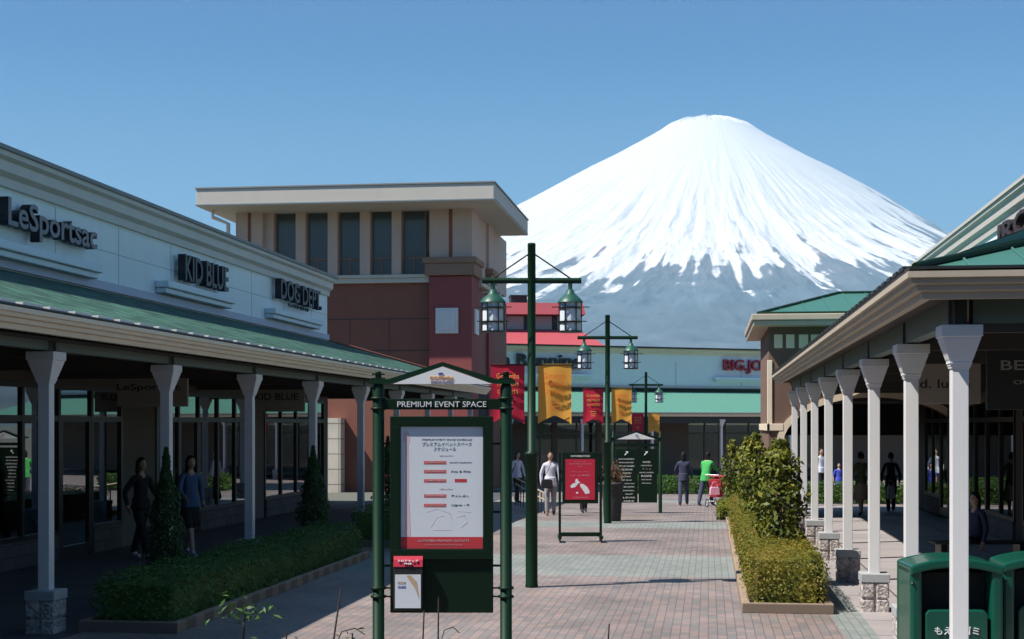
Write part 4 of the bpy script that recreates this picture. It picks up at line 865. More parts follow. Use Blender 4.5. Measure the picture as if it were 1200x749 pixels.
# ------------------------------------------------------------------ planter urn behind the second lamp
up_ = at(717.5, Z=35.7); ur = thing('planter_urn', 'tall dark grey planter urn with dry brown blooms behind a lamp post', 'planter', (up_.x, up_.y, gz(up_.y)))
MB().lathe([(.20, 0), (.21, .02), (.24, .5), (.275, .86), (.295, .88), (.295, .95), (.27, .95), (.25, .90), (0, .9)], n=26).build('pot', 'urn', ur)
p_ = RNG.normal(size=(900, 3))*np.array([.11, .11, .13])+np.array([.03, 0, 1.12]); leafmesh('blooms', leaves(p_, rand_unit(900), .06, .8), 'dryplant', ur)
sm = MB()
for k in range(14): a = RNG.uniform(0, 6.28); sm.tube([(.05*math.cos(a), .05*math.sin(a), .88), (.12*math.cos(a)+.03, .12*math.sin(a), 1.15)], .006, 5)
sm.build('stems', 'bark', ur)

# ------------------------------------------------------------------ litter bins
def litter_bin(x, y, rz, label, body):
    t = thing('litter_bin', label, 'litter bin', (x, y, 0), rz, 'green plastic litter bins by the near right column')
    w, d, h = .42, .30, 1.06
    def arc(hh, ww, n=14): return [(-ww+2*ww*i/n, hh+.075*math.sin(math.pi*i/n)**.8) for i in range(n+1)]
    top = arc(h, w); back = [(-w, .03)]+top+[(w, .03)]
    MB().prism(back, (0, d-.06, 0), (1, 0, 0), (0, 0, 1), (0, .06, 0)).build('back_panel', 'bin', t, .015)
    for s in (-1, 1):
        MB().box(*sorted((s*w, s*(w-.11))), -d, d-.062, .03, h-.01).build('side_panel', 'bin', t, .03)
    inner = arc(h-.085, w-.11); hood = arc(h-.003, w)+list(reversed(arc(h-.09, w)))
    MB().prism(hood, (0, -d-.02, 0), (1, 0, 0), (0, 0, 1), (0, 2*d-.05, 0)).build('hood', 'bin', t, .018)
    MB().box(-w+.12, w-.12, -d+.2, d-.07, .2, h-.08).build('opening', 'binhole', t)
    fp = [(-w+.14, .06), (w-.14, .06), (w-.14, .62), (w-.17, .655), (-w+.17, .655), (-w+.14, .62)]
    MB().prism(fp, (0, -d+.005, 0), (1, 0, 0), (0, 0, 1), (0, .10, 0)).build('front_panel', 'bin', t, .012)
    text('lettering', body, 'whitetext', t, (0, -d-.001, .47), FRONT, .40, .075, .004, bold=.01)
    e = MB(); e.lathe([(.028, -.003), (.028, .003)], (0, 0, 0), 10)
    fg = MB()       # the small figure that throws litter
    fg.tube([(0, -d-.001, .36), (0, -d-.001, .25)], .012, 6).tube([(-.10, -d-.001, .34), (0, -d-.001, .31), (.07, -d-.001, .27)], .008, 6).tube([(-.05, -d-.001, .14), (0, -d-.001, .25), (.05, -d-.001, .14)], .009, 6).box(-.03, .03, -d-.004, -d+.002, .36, .41).box(.08, .15, -d-.004, -d+.002, .14, .24)
    fg.build('pictogram', 'whitetext', t)
    MB().box(-w+.02, w-.02, -d+.01, d-.01, 0, .03).build('foot', 'frame', t)
    MB().lathe([(.018, 0), (.014, .012), (0, .014)], (0, 0, 0), 8).build('bolt', 'frame', t).location = (-w+.02, -d-.0, .9)
    return t
bp_ = at(1113, Z=13.5); litter_bin(bp_.x, bp_.y+.05, .08, 'green plastic litter bin with arched hood behind the near right column', 'もえるゴミ')
bp_ = at(1222, Z=13.7); litter_bin(bp_.x, bp_.y+.05, .02, 'green plastic litter bin cut by the right edge of the picture', 'もえないゴミ')

# ------------------------------------------------------------------ planting
def hedge(name, label, x0, x1, y0, y1, h, m, n, size=.045, z0=0, group='clipped hedges in the walkway beds', wob=.05, rnd=.1):
    W_, D_ = x1-x0, y1-y0
    at_, ax, ay = W_*D_, D_*h, W_*h; tot = at_+2*ax+2*ay; k = RNG.uniform(0, tot, n); p = np.zeros((n, 3)); nr = np.zeros((n, 3)); u, v = RNG.random(n), RNG.random(n)
    a = k < at_; p[a] = np.stack([u*W_, v*D_, np.full(n, h)], 1)[a]; nr[a] = (0, 0, 1)
    b = (k >= at_) & (k < at_+2*ax); s = np.where(RNG.random(n) < .5, 0., 1.); p[b] = np.stack([s*W_, u*D_, v*h], 1)[b]; nr[b] = np.stack([2*s-1, 0*s, 0*s], 1)[b]
    c = k >= at_+2*ax; p[c] = np.stack([u*W_, s*D_, v*h], 1)[c]; nr[c] = np.stack([0*s, 2*s-1, 0*s], 1)[c]
    # round the shoulders, wobble the surface, sink some leaves
    ex = np.minimum(p[:, 0], W_-p[:, 0]); ey = np.minimum(p[:, 1], D_-p[:, 1]); e = np.minimum(ex, ey)
    top = np.clip((p[:, 2]-h+rnd*2)/(rnd*2), 0, 1)
    p[:, 2] -= np.clip(1-e/(rnd*1.5), 0, 1)**2*rnd*top
    cx, cy = W_/2, D_/2; pin = rnd*.6*top; p[:, 0] += np.where(p[:, 0] < cx, pin, -pin)*(ex < .01); p[:, 1] += np.where(p[:, 1] < cy, pin, -pin)*(ey < .01)
    wv = (vnoise(p+np.array([x0, y0, 0]), 3.2, 5)-.5)*2*wob+(vnoise(p+np.array([x0, y0, 0]), 11, 6)-.5)*1.4*wob
    p += nr*wv[:, None]-nr*(np.abs(RNG.normal(size=n))*.035)[:, None]+nr*(RNG.random(n) < .04)[:, None]*.05
    low = (p[:, 2] < .12) & (nr[:, 2] < .5); p[low] -= nr[low]*.08
    p += np.array([0, 0, 0]); p[:, 2] = np.maximum(p[:, 2], .03)
    t = thing(name, label, 'hedge', (x0, y0, z0), 0, group)
    nr2 = nr.copy(); nr2[:, 2] += .45; v4 = leaves(p, nr2, size, .6, .8)
    leafmesh('foliage', v4, m, t)
    core = MB(); core.box(.12, W_-.12, .12, D_-.12, .04, h-.12); core.build('core', m, t)
    sm = MB()
    for _ in range(int(D_*5)): a_, b_ = RNG.uniform(.05, W_-.05), RNG.uniform(.05, D_-.05); sm.tube([(a_, b_, 0), (a_+RNG.normal()*.05, b_+RNG.normal()*.05, .3)], .008, 4)
    sm.build('stems', 'bark', t); return t
def bed(x0, x1, y0, y1, label, h=.12, w=.10):
    t = thing('planting_bed', label, 'planting bed', ((x0+x1)/2, y0, 0), 0, 'brick edged planting beds'); cx = (x0+x1)/2
    a, b = x0-cx, x1-cx; L = y1-y0
    e = MB(); e.box(a, b, 0, w, -.01, h); e.box(a, b, L-w, L, -.01, h); e.box(a, a+w, w+.002, L-w-.002, -.01, h); e.box(b-w, b, w+.002, L-w-.002, -.01, h)
    e.build('edging', 'edging', t, .012); MB().box(a+w, b-w, w, L-w, -.01, h-.04).build('soil', 'soil', t); return t
bed(-7.12, -5.93, 15.7, 25.1, 'brick edged bed under the long dark hedge by left columns'); hedge('hedge', 'long low dark green hedge in front of the left columns', -7.02, -6.02, 15.85, 24.95, .62, 'leaf_dark', 26000)
bed(-7.0, -5.6, 27.3, 36.5, 'brick edged bed under the short dark hedge behind the event board'); hedge('hedge', 'dark rounded hedge behind the event space board', -6.9, -5.7, 27.45, 36.2, .75, 'leaf_dark', 14000)
bed(.42, 1.55, 18.38, 35.5, 'brick edged bed under the golden hedge by right columns'); hedge('hedge', 'golden green clipped hedge in the sun by the right columns', .50, 1.47, 18.5, 35.3, .74, 'leaf_gold', 42000, .042)
hedge('hedge', 'bright low hedge at the far end behind the couple with a stroller', -3.2, 2.2, 56.0, 57.2, .66, 'leaf_far', 6000, .09, gz(56))
hedge('hedge', 'low green hedge seen between the right columns at the far side', 2.4, 7.5, 47.5, 48.4, .68, 'leaf_far', 5000, .08, gz(48))
hedge('hedge', 'small rounded green hedge at the far end of the golden hedge', .22, .95, 36.6, 40.2, .45, 'leaf_mid', 5000, .07, gz(38), wob=.1, rnd=.2)
def shrub(label, x, y, h, r, m, kind, n, size, z0=0, group=None, base=.05):
    t = thing('conifer_shrub' if kind == 'cone' else 'broadleaf_shrub', label, 'shrub', (x, y, z0), 0, group)
    z = RNG.random(n)**.85; a = RNG.uniform(0, 2*math.pi, n)
    if kind == 'cone': R = r*np.clip(1-z**1.9, .05, 1)*np.clip(.6+z*3, 0, 1)
    else: R = r*(.30+.70*np.clip(np.sin(np.clip(z*1.08-.02, 0, 1)*math.pi)**.6, 0, 1))*np.clip(.4+z*1.5, 0, 1)
    rr = np.sqrt(RNG.uniform(.25 if kind == 'cone' else .12, 1, n)); p = np.stack([R*rr*np.cos(a), R*rr*np.sin(a), base+z*(h-base)], 1)
    lump = vnoise(p+np.array([x, y, 0]), 7 if kind != 'cone' else 9, 3)
    p[:, :2] *= (.62+.75*lump)[:, None]
    if kind != 'cone': keep = vnoise(p+np.array([x, y, 3]), 9, 8) > .43; p, a = p[keep], a[keep]
    nr = np.stack([np.cos(a), np.sin(a), np.full(len(a), .55)], 1)
    leafmesh('foliage', leaves(p, nr, size, .55, .9), m, t)
    tr = MB(); tr.tube([(0, 0, -.05), (.02, .01, h*.35), (0, .02, h*.85)], [.03, .022, .008], 7)
    for k in range(14):
        zz = h*RNG.uniform(.15, .8); q = RNG.uniform(0, 6.28); ln = r*.7; tr.tube([(0, 0, zz), (ln*.6*math.cos(q), ln*.6*math.sin(q), zz+.12), (ln*math.cos(q), ln*math.sin(q), zz+.28)], [.01, .007, .003], 5)
    tr.build('trunk', 'bark', t); return t
gs = 'dark conifers at the left columns'; gb = 'leafy shrubs in the golden hedge'
q = at(195, Z=19.9); shrub('slim dark conifer hiding the lower second column beside two pedestrians', -7.24, 18.75, 2.04, .30, 'leaf_con', 'cone', 6500, .055, 0, gs)
shrub('slim dark conifer at the far end of the long dark hedge', -7.13, 25.7, 1.96, .33, 'leaf_con', 'cone', 6500, .06, 0, gs)
shrub('slim dark conifer mostly hidden behind the event space board', -6.75, 30.2, 2.1, .36, 'leaf_con', 'cone', 5000, .06, 0, gs)
shrub('tallest glossy broadleaf shrub rising from the near part of golden hedge', 1.04, 21.6, 2.12, .39, 'leaf_mid', 'broad', 3600, .10, 0, gb)
shrub('upright broadleaf shrub in the middle of the golden hedge', .90, 27.6, 2.2, .34, 'leaf_mid', 'broad', 3200, .10, 0, gb)
shrub('narrow broadleaf shrub past the middle of the golden hedge', .86, 31.6, 2.1, .33, 'leaf_mid', 'broad', 2400, .10, 0, gb)
shrub('smallest broadleaf shrub at the far end of the golden hedge', .62, 37.8, 2.0, .36, 'leaf_mid', 'broad', 2200, .10, gz(37.8), gb)
# bare twigs and seedlings close to the camera, growing at the edge of the planted ground
def twig(px, py_top, Z, lean, label, green, curve=0):
    p = at(px, py_top, Z=Z); t = thing('twig_plant', label, 'plant', (p.x, p.y, 0), YAW, 'thin plants in the foreground'); H = p.z; l = lean
    s = MB(); n = 7; pts = [(-l*(1-(k/n)**1.6)+.0, 0, H*k/n) for k in range(n+1)]; s.tube(pts, [.011-.006*k/n for k in range(n+1)], 6)
    if curve: s.tube([pts[5], (pts[5][0]+curve*.3, 0, pts[5][2]+.14), (pts[5][0]+curve*.7, 0, pts[5][2]+.16), (pts[5][0]+curve, 0, pts[5][2]+.12)], [.005, .004, .004, .003], 5)
    s.build('stem', 'bark', t)
    if green:
        c = RNG.normal(size=(green, 3))*np.array([.09, .05, .05])+np.array([0, 0, H-.02]); leafmesh('leaves', leaves(c, np.tile([0, 0, 1.], (green, 1)), .06, .35, .9), 'leaf_dark' if green > 30 else 'leaf_far', t)
    return t
twig(288, 712, 9.2, .06, 'sprouting foreground plant with a spread tuft of green leaves', 70)
twig(400, 690, 8.6, .14, 'bare forked foreground twig leaning beside the event board', 0, .2)
twig(413, 742, 8.8, .02, 'foreground seedling with a few bright green leaves', 14)
twig(497, 716, 9.4, .03, 'thick dark foreground twig under the event board', 0)
twig(514, 700, 9.4, .01, 'thin curved foreground stem crossing the board case', 0, .14)
twig(714, 731, 8.7, .05, 'short dark foreground twig alone on the paving view', 0)
twig(336, 742, 8.9, .05, 'low foreground twig with small buds left of the forked one', 6)

# ------------------------------------------------------------------ railing by the ramp
ra_, rb_ = at(604, 562, Z=43.5), at(642, 580, Z=39.0); rg = thing('handrail', 'pale topped ramp handrail with black posts beside the white jacket person', 'handrail', (rb_.x, rb_.y, gz(rb_.y)))
dv = Vector((ra_.x-rb_.x, ra_.y-rb_.y, 0)); h1, h2_ = .52, .82
MB().tube([(0, 0, h1), (dv.x, dv.y, h2_)], .022, 8).build('top_rail', 'rail', rg); MB().tube([(0, 0, h1-.18), (dv.x, dv.y, h2_-.18)], .02, 8).build('middle_rail', 'rail', rg)
for k in np.linspace(0, 1, 12): MB().box(dv.x*k-.014, dv.x*k+.014, dv.y*k-.014, dv.y*k+.014, -.02, h1+(h2_-h1)*k-.02).build('post', 'frame', rg)

# ------------------------------------------------------------------ people
SK = mat('skin', (.50, .31, .22), .55, .06, 8); M['skin'] = SK; M['hair'] = mat('black_hair', (.010, .008, .007), .6, .3, 30, spec=.2)
M['lips'] = mat('lips', (.35, .12, .1), .5); M['eye'] = mat('eye', (.02, .015, .012), .3)
def cloth(n, c): M[n] = mat(n, c, .85, .15, 12, .15, 120); return n
def person(label, x, y, rz, height=1.65, top='navy', bot='jeans', shoe='blacktext', sleeve='long', step=.12, arms=((.05, -.1), (.05, .1)), elbow=.15, lean=0, skirt=None, legskin=False, jacket=1.0, hair='short', group='pedestrians in the shopping street', sit=False, z0=None, skin_low=False):
    """one continuous figure: joints grown into a surface, head, hands with five fingers, then hair and skirt as children"""
    k = height/1.68; t = thing('person', label, 'person', (x, y, gz(y) if z0 is None else z0), rz, group); t.scale = (k, k, k)
    V = []; Rr = []; E_l = []; lab = []
    def J(p, r, par=None, l='top'):
        V.append(Vector(p)); Rr.append(r if isinstance(r, tuple) else (r, r))
        if par is not None: E_l.append((par, len(V)-1)); lab.append((par, len(V)-1, l))
        return len(V)-1
    L = lean; ps_z = .92 if not sit else .47
    pel = J((0, 0, ps_z), (.150*jacket, .115)); bel = J((0, -L*.25, ps_z+.15), (.135*jacket, .108), pel); che = J((0, -L*.7, ps_z+.33), (.158*jacket, .118), bel); shd = J((0, -L, ps_z+.46), (.10, .075), che)
    nk = J((0, -L*1.1-.005, ps_z+.54), .046, shd, 'skin'); J((0, -L*1.25-.012, ps_z+.60), .045, nk, 'skin')
    hands = []
    for s, (ax, ay) in zip((-1, 1), arms):
        a = J((s*.155, -L, ps_z+.445), .062*jacket, shd); fwd = -ay; down = math.sqrt(max(.05, 1-ay*ay*4))
        el = J((s*(.20+ax), -L-ay*.28, ps_z+.445-.27*math.cos(ay*1.5)), .045*jacket, a)
        ex, ey, ez = V[el]; wy = ey-(math.sin(elbow+max(0, ay)*2.0))*.23; wz = ez-math.cos(elbow+max(0, ay)*2.0)*.23
        wr = J((ex*.97, wy, wz), .032*(jacket if sleeve == 'long' else 1), el, 'top' if sleeve == 'long' else 'skin')
        d = (V[wr]-V[el]).normalized(); pm = J(V[wr]+d*.075, (.036, .02), wr, 'skin'); hands.append((V[wr], d, s))
    for s, st in ((-1, step), (1, -step)):
        if sit:
            hp = J((s*.09, 0, ps_z-.02), .085, pel, 'bot'); kn = J((s*.11, -.40, ps_z+.02), .06, hp, 'bot'); an = J((s*.11, -.43+st, .09), .038, kn, 'bot')
        else:
            hp = J((s*.088, 0, .84), .105, pel, 'bot'); kn = J((s*.09, -st*.75-.02, .48), .074 if not legskin else .06, hp, 'bot'); an = J((s*.09, -st*1.2+(.05 if st < 0 else 0), .09), .062 if not legskin else .04, kn, 'low')
        ft = J((V[an].x, V[an].y-.06, .045), (.04, .035), an, 'shoe'); J((V[ft].x, V[ft].y-.11, .035), (.038, .028), ft, 'shoe')
    me = bpy.data.meshes.new('skeleton'); me.from_pydata(V, E_l, []); o = bpy.data.objects.new('skeleton', me); COL.objects.link(o)
    sk = o.modifiers.new('skin', 'SKIN'); sk.use_smooth_shade = True; sk.branch_smoothing = .4
    for i, d in enumerate(me.skin_vertices[0].data): d.radius = Rr[i]; d.use_root = (i == 0)
    ss = o.modifiers.new('sub', 'SUBSURF'); ss.levels = 2; ss.render_levels = 2
    dg = bpy.context.evaluated_depsgraph_get(); dg.update(); bm = bpy.data.meshes.new_from_object(o.evaluated_get(dg)); bpy.data.objects.remove(o)
    vs = [v.co.copy() for v in bm.vertices]; mb = MB(); slot = {'top': 0, 'bot': 1, 'skin': 2, 'shoe': 3, 'low': 2 if legskin else 1, 'hem': 1}
    seg = [(V[a], V[b]-V[a], slot[l]) for a, b, l in lab]
    for p in bm.polygons:
        c = p.center; best = 9; mi = 0
        for A_, D_, sl in seg:
            tt = max(0, min(1, (c-A_).dot(D_)/max(1e-9, D_.length_squared))); dd = (c-A_-D_*tt).length
            if dd < best: best = dd; mi = sl
        if not sit and mi == 0 and c.z < .86 and abs(c.x) < .17 and c.z > .3: mi = 1 if jacket < 1.15 else 0
        mb.add([vs[i] for i in p.vertices], [list(range(len(p.vertices)))], mi, True)
    bpy.data.meshes.remove(bm)
    # hands: palm is already there, five unequal curled fingers
    for wrp, d, s in hands:
        side = Vector((0, -1, 0)) if abs(d.y) < .7 else Vector((0, 0, 1)); nrm = Vector((-s, 0, 0))
        for kf, (off, ln) in enumerate(((-.028, .062), (-.009, .074), (.010, .068), (.028, .052))):
            b0 = wrp+d*.085+side*off; b1 = b0+d*ln*.5+nrm*.006; b2 = b1+d*ln*.35+nrm*.022; mb.tube([b0-d*.02, b0, b1, b2], [.009, .0095, .0085, .006], 6, 2)
        b0 = wrp+d*.035+side*.03; mb.tube([b0, b0+side*.028+d*.025, b0+side*.035+d*.055+nrm*.012], [.011, .010, .007], 6, 2)
    # head with brow, nose, mouth and ears
    hc = Vector((0, -L*1.35-.02, ps_z+.675)); vs = []; fs = []; n_, m_ = 20, 16; mis = []
    for i in range(m_+1):
        ph = math.pi*i/m_
        for q in range(n_):
            a = 2*math.pi*q/n_; dx, dy, dz = math.sin(ph)*math.cos(a), math.sin(ph)*math.sin(a), math.cos(ph)
            wx_ = .074*(1-.22*max(0, -dz)); w = Vector((dx*wx_, dy*.093*(1-.08*max(0, -dz)), dz*.115))
            if dy < -.5:
                if abs(dx) < .28 and -.35 < dz < .12: w.y -= .020*(1-abs(dx)/.28)*(1 if dz < -.1 else .5)
                if .05 < dz < .25 and .2 < abs(dx) < .6: w.y += .007
                if dz < -.75: w.y -= .008
            vs.append(hc+w)
    for i in range(m_):
        for q in range(n_):
            fs.append((i*n_+q, (i+1)*n_+q, (i+1)*n_+(q+1) % n_, i*n_+(q+1) % n_))
    mb.add(vs, fs, 2, True)
    for s in (-1, 1):
        mb.ell(hc+Vector((s*.030, -.080, .012)), (.012, .008, .006), 8, 6, 4); mb.ell(hc+Vector((s*.030, -.081, .032)), (.016, .007, .004), 8, 5, 5); mb.ell(hc+Vector((s*.073, .008, 0)), (.010, .018, .028), 8, 6, 2)
    mb.ell(hc+Vector((0, -.083, -.055)), (.022, .009, .006), 8, 5, 6)
    mb.build('body', [top, bot, 'skin', shoe, 'eye', 'hair', 'lips'], t)
    hb_ = MB(); vs = []; fs = []; n_, m_ = 18, 10; drop = {'short': 2.2, 'long': 2.25, 'bob': 2.25}[hair]
    for i in range(m_+1):
        for q in range(n_):
            a = 2*math.pi*q/n_; face = max(0, -math.sin(a)); lim = drop-1.38*face**.6; ph = lim*i/m_; rr2 = 1+.05*math.sin(q*3.1+i)
            vs.append(hc+Vector((math.sin(ph)*math.cos(a)*.086*rr2, .008+math.sin(ph)*math.sin(a)*.106*rr2, .008+math.cos(ph)*.126)))
    for i in range(m_):
        for q in range(n_): fs.append((i*n_+q, (i+1)*n_+q, (i+1)*n_+(q+1) % n_, i*n_+(q+1) % n_))
    hb_.add(vs, fs, 0, True)
    if hair in ('long', 'bob'):
        ln = .25 if hair == 'long' else .10
        hb_.ell(hc+Vector((0, .055, -.03-ln*.5)), (.082, .05, .09+ln*.6), 14, 9)
    hb_.build('hair', 'hair', t)
    hems = [] if sit else [('jacket_hem', top, .78 if jacket > 1.1 else .84, .168*jacket**.5, 1.04)]
    if skirt: hems.append(('skirt', skirt[0], skirt[1], skirt[2], .98))
    for pname, mname, zl, wd, zt_ in hems:
        sv = MB(); nn = 26; vs = []; fs = []
        for i in range(7):
            v = i/6; z = zt_+(zl-zt_)*v; r_ = (.148 if pname == 'skirt' else .150)+(wd-.148)*v
            for q in range(nn): a = 2*math.pi*q/nn; fl = 1+.05*v*math.sin(5*a); vs.append((r_*fl*math.cos(a), r_*.8*fl*math.sin(a)-L*.1, z))
        for i in range(6):
            for q in range(nn): fs.append((i*nn+q, (i+1)*nn+q, (i+1)*nn+(q+1) % nn, i*nn+(q+1) % nn))
        sv.add(vs, fs, 0, True); so_ = sv.build(pname, mname, t); sd = so_.modifiers.new('solid', 'SOLIDIFY'); sd.thickness = .008
    return t
for n_, c_ in dict(navy=(.03, .035, .075), jeans=(.035, .045, .085), green=(.05, .38, .09), lavender=(.32, .30, .48), black=(.012, .012, .014), whitejacket=(.62, .62, .70), grey=(.30, .29, .31), denim=(.07, .13, .26), olive=(.09, .10, .03), khaki=(.36, .27, .18), blueshirt=(.05, .08, .5), whiteshirt=(.65, .68, .75), darkred=(.35, .02, .03)).items(): cloth(n_, c_)
M['shoewhite'] = mat('white_shoe', (.6, .6, .65), .5, .1); M['shoeblack'] = mat('black_shoe', (.015, .013, .013), .4, .1); M['shoebrown'] = mat('brown_shoe', (.15, .09, .06), .5, .1)
def bag(label, loc, dims, m, strap=None, rz=0, hang_pts=None):
    t = thing('shoulder_bag', label, 'bag', loc, rz); w, d, h = dims
    MB().prism([(-w/2, 0), (w/2, 0), (w*.46, h*.8), (w*.36, h), (-w*.36, h), (-w*.46, h*.8)], (0, -d/2, 0), (1, 0, 0), (0, 0, 1), (0, d, 0)).build('body', m, t, .015)
    MB().tube(hang_pts or [(w*.3*math.cos(a), 0, h+.16*math.sin(a)) for a in np.linspace(0, math.pi, 9)], .008, 6).build('strap', m, t); return t
CAMZ = YAW
p = at(165, Z=25.4); person('person in dark clothes and white shoes under left canopy', p.x, p.y, 1.1, 1.74, 'black', 'black', 'shoewhite', step=.2, hair='bob', arms=((.07, -.35), (.03, .3)), jacket=1.08, elbow=.3)
p = at(223, Z=26.0); person('person in open denim jacket and black skirt under left canopy', p.x, p.y, .75, 1.76, 'denim', 'black', 'shoewhite', step=.26, hair='long', arms=((.04, .35), (.04, -.35)), elbow=.4, skirt=('black', .52, .19), legskin=True, jacket=1.05)
p = at(645, Z=38.4); person('person in white jacket and grey trousers with a black bag', p.x, p.y, CAMZ, 1.66, 'whitejacket', 'grey', 'shoebrown', step=.05, jacket=1.12, hair='short')
bag('black shoulder bag held in front of the white jacket', at(641, Z=38.2)+Vector((0, -.02, .68)), (.32, .12, .24), 'black', rz=CAMZ, hang_pts=[(-.1, 0, .23), (.02, .02, .45), (.13, .04, .72), (.14, .09, .8)])
p = at(684, Z=40.2); person('person in black boots half hidden behind the information stand', p.x, p.y, .3, 1.66, 'black', 'black', 'shoeblack', step=.16)
p = at(801, Z=45.1); person('person in navy top with lavender shoulders walking away', p.x, p.y, math.pi-.25+.2, 1.62, 'navy', 'jeans', 'shoebrown', step=.24, jacket=1.25, hair='bob', arms=((.06, .1), (.06, .35)))
sl_ = at(801, Z=45.1)
p = at(827, Z=44.8); person('person in bright green jacket pushing a red stroller', p.x, p.y, math.pi-.45, 1.63, 'green', 'jeans', 'shoebrown', step=.22, jacket=1.32, hair='bob', arms=((.04, .45), (.04, .45)), elbow=.6, lean=.12)
p = at(606, Z=47); person('person in pale top standing by the dark passage on the left', p.x, p.y, .8, 1.62, 'whitejacket', 'black', 'shoeblack', hair='long')
p = at(962, Z=52); person('person in white shirt seen between the distant right columns', p.x, p.y, CAMZ+.3, 1.7, 'whiteshirt', 'black', 'shoeblack', z0=gz(50))
p = at(983, Z=50); person('child in bright blue shirt seen between the right columns', p.x, p.y, CAMZ, 1.25, 'blueshirt', 'blueshirt', 'shoewhite', legskin=True, sleeve='short')
p = at(1009, Z=38.8); person('person in olive top and long khaki skirt beneath right canopy', p.x, p.y, math.pi+.4, 1.66, 'olive', 'khaki', 'shoeblack', skirt=('khaki', .42, .23), legskin=True, step=.12, hair='short')
p = at(1044, Z=41); person('dark dressed person with a white shopping bag beneath right canopy', p.x, p.y, math.pi, 1.64, 'black', 'navy', 'shoeblack')
bag('white paper shopping bag carried low by the dark dressed person', at(1044, Z=40.7)+Vector((0, 0, .28)), (.22, .1, .36), 'whitetext', rz=CAMZ)
p = at(1143, Z=24.0); bn = thing('bench', 'dark bench with a seated person under the right canopy', 'bench', (p.x+.1, p.y+.12, 0), CAMZ)
MB().box(-.8, .8, -.2, .2, .38, .42).build('seat', 'darkwall', bn, .01)
for s in (-.65, .65): MB().box(s-.05, s+.05, -.17, .17, 0, .378).build('leg', 'frame', bn)
person('person in a navy top seated on the dark bench', p.x, p.y-.02, CAMZ-1.0, 1.64, 'navy', 'black', 'shoebrown', sit=True, hair='bob')
# stroller in front of the green jacket
sp = at(842, Z=44.0); stt = thing('stroller', 'red hooded stroller with spoked wheels beside the green jacket person', 'stroller', (sp.x, sp.y, gz(sp.y)), -.45+math.pi)
MB().tube([(-.22, .45, .98), (-.22, .28, .8), (-.22, -.3, .18)], .013, 6).tube([(.22, .45, .98), (.22, .28, .8), (.22, -.3, .18)], .013, 6).tube([(-.22, .45, .98), (.22, .45, .98)], .016, 8).tube([(-.22, .28, .18), (-.22, -.05, .55)], .012, 6).tube([(.22, .28, .18), (.22, -.05, .55)], .012, 6).tube([(-.22, .28, .18), (.22, .28, .18)], .01, 6).build('frame', 'steel', stt)
hd = MB(); vs = []; fs = []
for i in range(9):
    a = math.radians(-10+125*i/8)
    for q in range(7): x = -.24+.48*q/6; vs.append((x, -.02+.34*math.cos(a)*-1*(1-.1*abs(x)), .62+.34*math.sin(a)*(1-.6*x*x)))
for i in range(8):
    for q in range(6): fs.append((i*7+q, i*7+q+1, i*7+q+8, i*7+q+7))
hd.add(vs, fs, 0, True); ho = hd.build('hood', 'darkred', stt); ho.modifiers.new('solid', 'SOLIDIFY').thickness = .012
MB().prism([(-.25, .3), (.2, .3), (.26, .85), (.2, .85), (.12, .38), (-.25, .36)], (-.2, 0, 0), (0, 1, 0), (0, 0, 1), (.4, 0, 0)).build('seat', 'darkred', stt, .015)
for s in (-.24, .24):
    for y, r_ in ((.28, .12), (-.3, .10)):
        wl = MB(); wl.tube([(s+.0, y+r_*math.cos(a), .125*r_/.12+r_*math.sin(a)) for a in np.linspace(0, 2*math.pi, 17)], .014, 6, caps=False); wo = wl.build('wheel', 'frame', stt)
        sp2 = MB()
        for k in range(6): a = k*math.pi/3; sp2.tube([(s, y, .125*r_/.12), (s, y+r_*math.cos(a), .125*r_/.12+r_*math.sin(a))], .004, 4)
        sp2.build('spokes', 'steel', wo)
M['pinkcloth'] = mat('pink_cloth', (.75, .35, .45), .8, .15)
bag('pink bag hanging from the back of the stroller', Vector((sp.x, sp.y, gz(sp.y)))+Vector((-.12, -.36, .38)), (.30, .16, .24), 'pinkcloth', rz=.2)
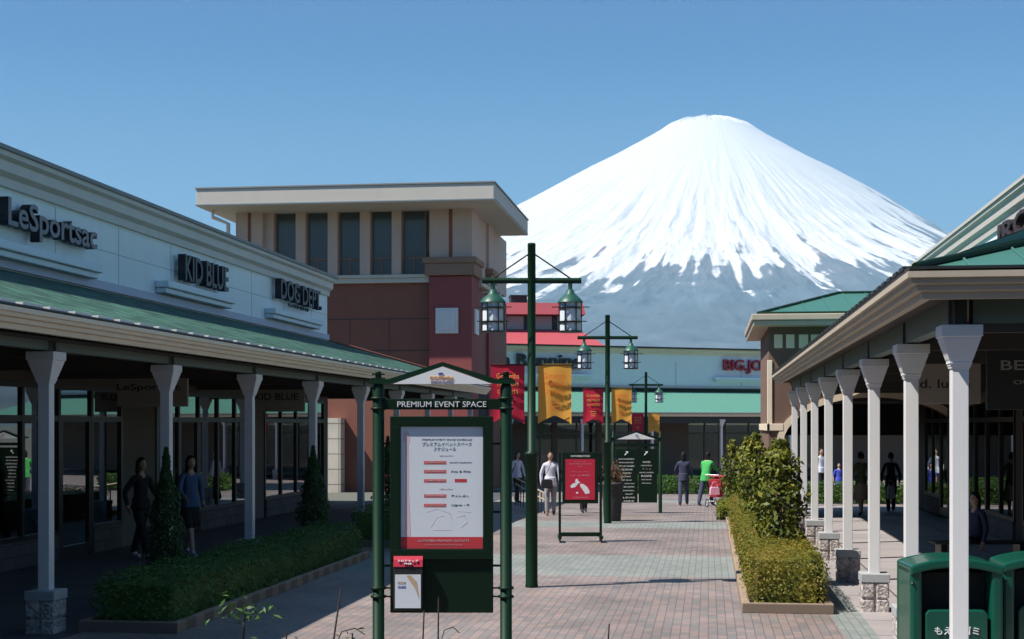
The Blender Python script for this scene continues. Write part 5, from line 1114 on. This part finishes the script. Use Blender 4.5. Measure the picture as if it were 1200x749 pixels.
# pale draped figure in the far shop window
mq = thing('shop_mannequin', 'pale draped dress form behind the far shop window', 'mannequin', Vector((fa.x, fa.y, GF))+Vector((math.cos(fang), math.sin(fang), 0))*fx(836, 4.6)+Vector((-math.sin(fang), math.cos(fang), 0))*4.6, fang)
MB().lathe([(.30, .5), (.26, .8), (.15, 1.1), (.19, 1.35), (.16, 1.48), (.05, 1.52), (.045, 1.6), (.0, 1.61)], n=20, sy=.75).build('dress', 'goods_cream', mq); MB().lathe([(.2, 0), (.2, .03), (.02, .04), (.02, .55)], n=14).build('stand', 'steel', mq)

for x_, y_, c_, l_ in ((-12.1, 31.6, 'goods_pink', 'pink dress on a headless form behind the left shop glass'), (-12.0, 33.4, 'goods_tan', 'tan dress on a headless form behind the left shop glass'), (-12.2, 19.2, 'goods_cream', 'cream dress on a headless form inside the left row window')):
    mq = thing('shop_mannequin', l_, 'mannequin', (x_, y_, 0)); MB().lathe([(.28, .55), (.24, .85), (.14, 1.1), (.18, 1.33), (.16, 1.46), (.05, 1.5), (.045, 1.58), (.0, 1.59)], n=20, sy=.75).build('dress', c_, mq); MB().lathe([(.2, 0), (.2, .03), (.02, .04), (.02, .6)], n=14).build('stand', 'steel', mq)

def clothes_rack(x, y, label, cols):
    t = thing('clothes_rack', label, 'clothes rack', (x, y, 0), 0, 'clothes racks behind the shop glass')
    MB().tube([(0, -.7, 0), (0, -.7, 1.5), (0, .7, 1.5), (0, .7, 0)], .018, 8).build('frame', 'steel', t)
    for i in range(11):
        y0 = -.6+.12*i; l_ = .7+.25*((i*7) % 3)/2
        MB().prism([(-.2, 0), (.2, 0), (.22, l_-.1), (.06, l_), (-.06, l_), (-.22, l_-.1)], (0, y0, 1.47-l_), (1, 0, 0), (0, 0, 1), (0, .07, 0)).build('garment', cols[i % len(cols)], t, .015)
clothes_rack(-12.6, 38.6, 'rack of red and white garments behind the far end of the left glass', ['darkred', 'whiteshirt', 'denim', 'goods_pink'])
clothes_rack(-12.9, 17.6, 'rack of blue and khaki garments inside the nearest left shop window', ['blueshirt', 'khaki', 'lavender', 'olive'])
clothes_rack(7.3, 26.2, 'rack of mixed pale garments inside the right arcade shop', ['whiteshirt', 'khaki', 'goods_pink', 'green'])
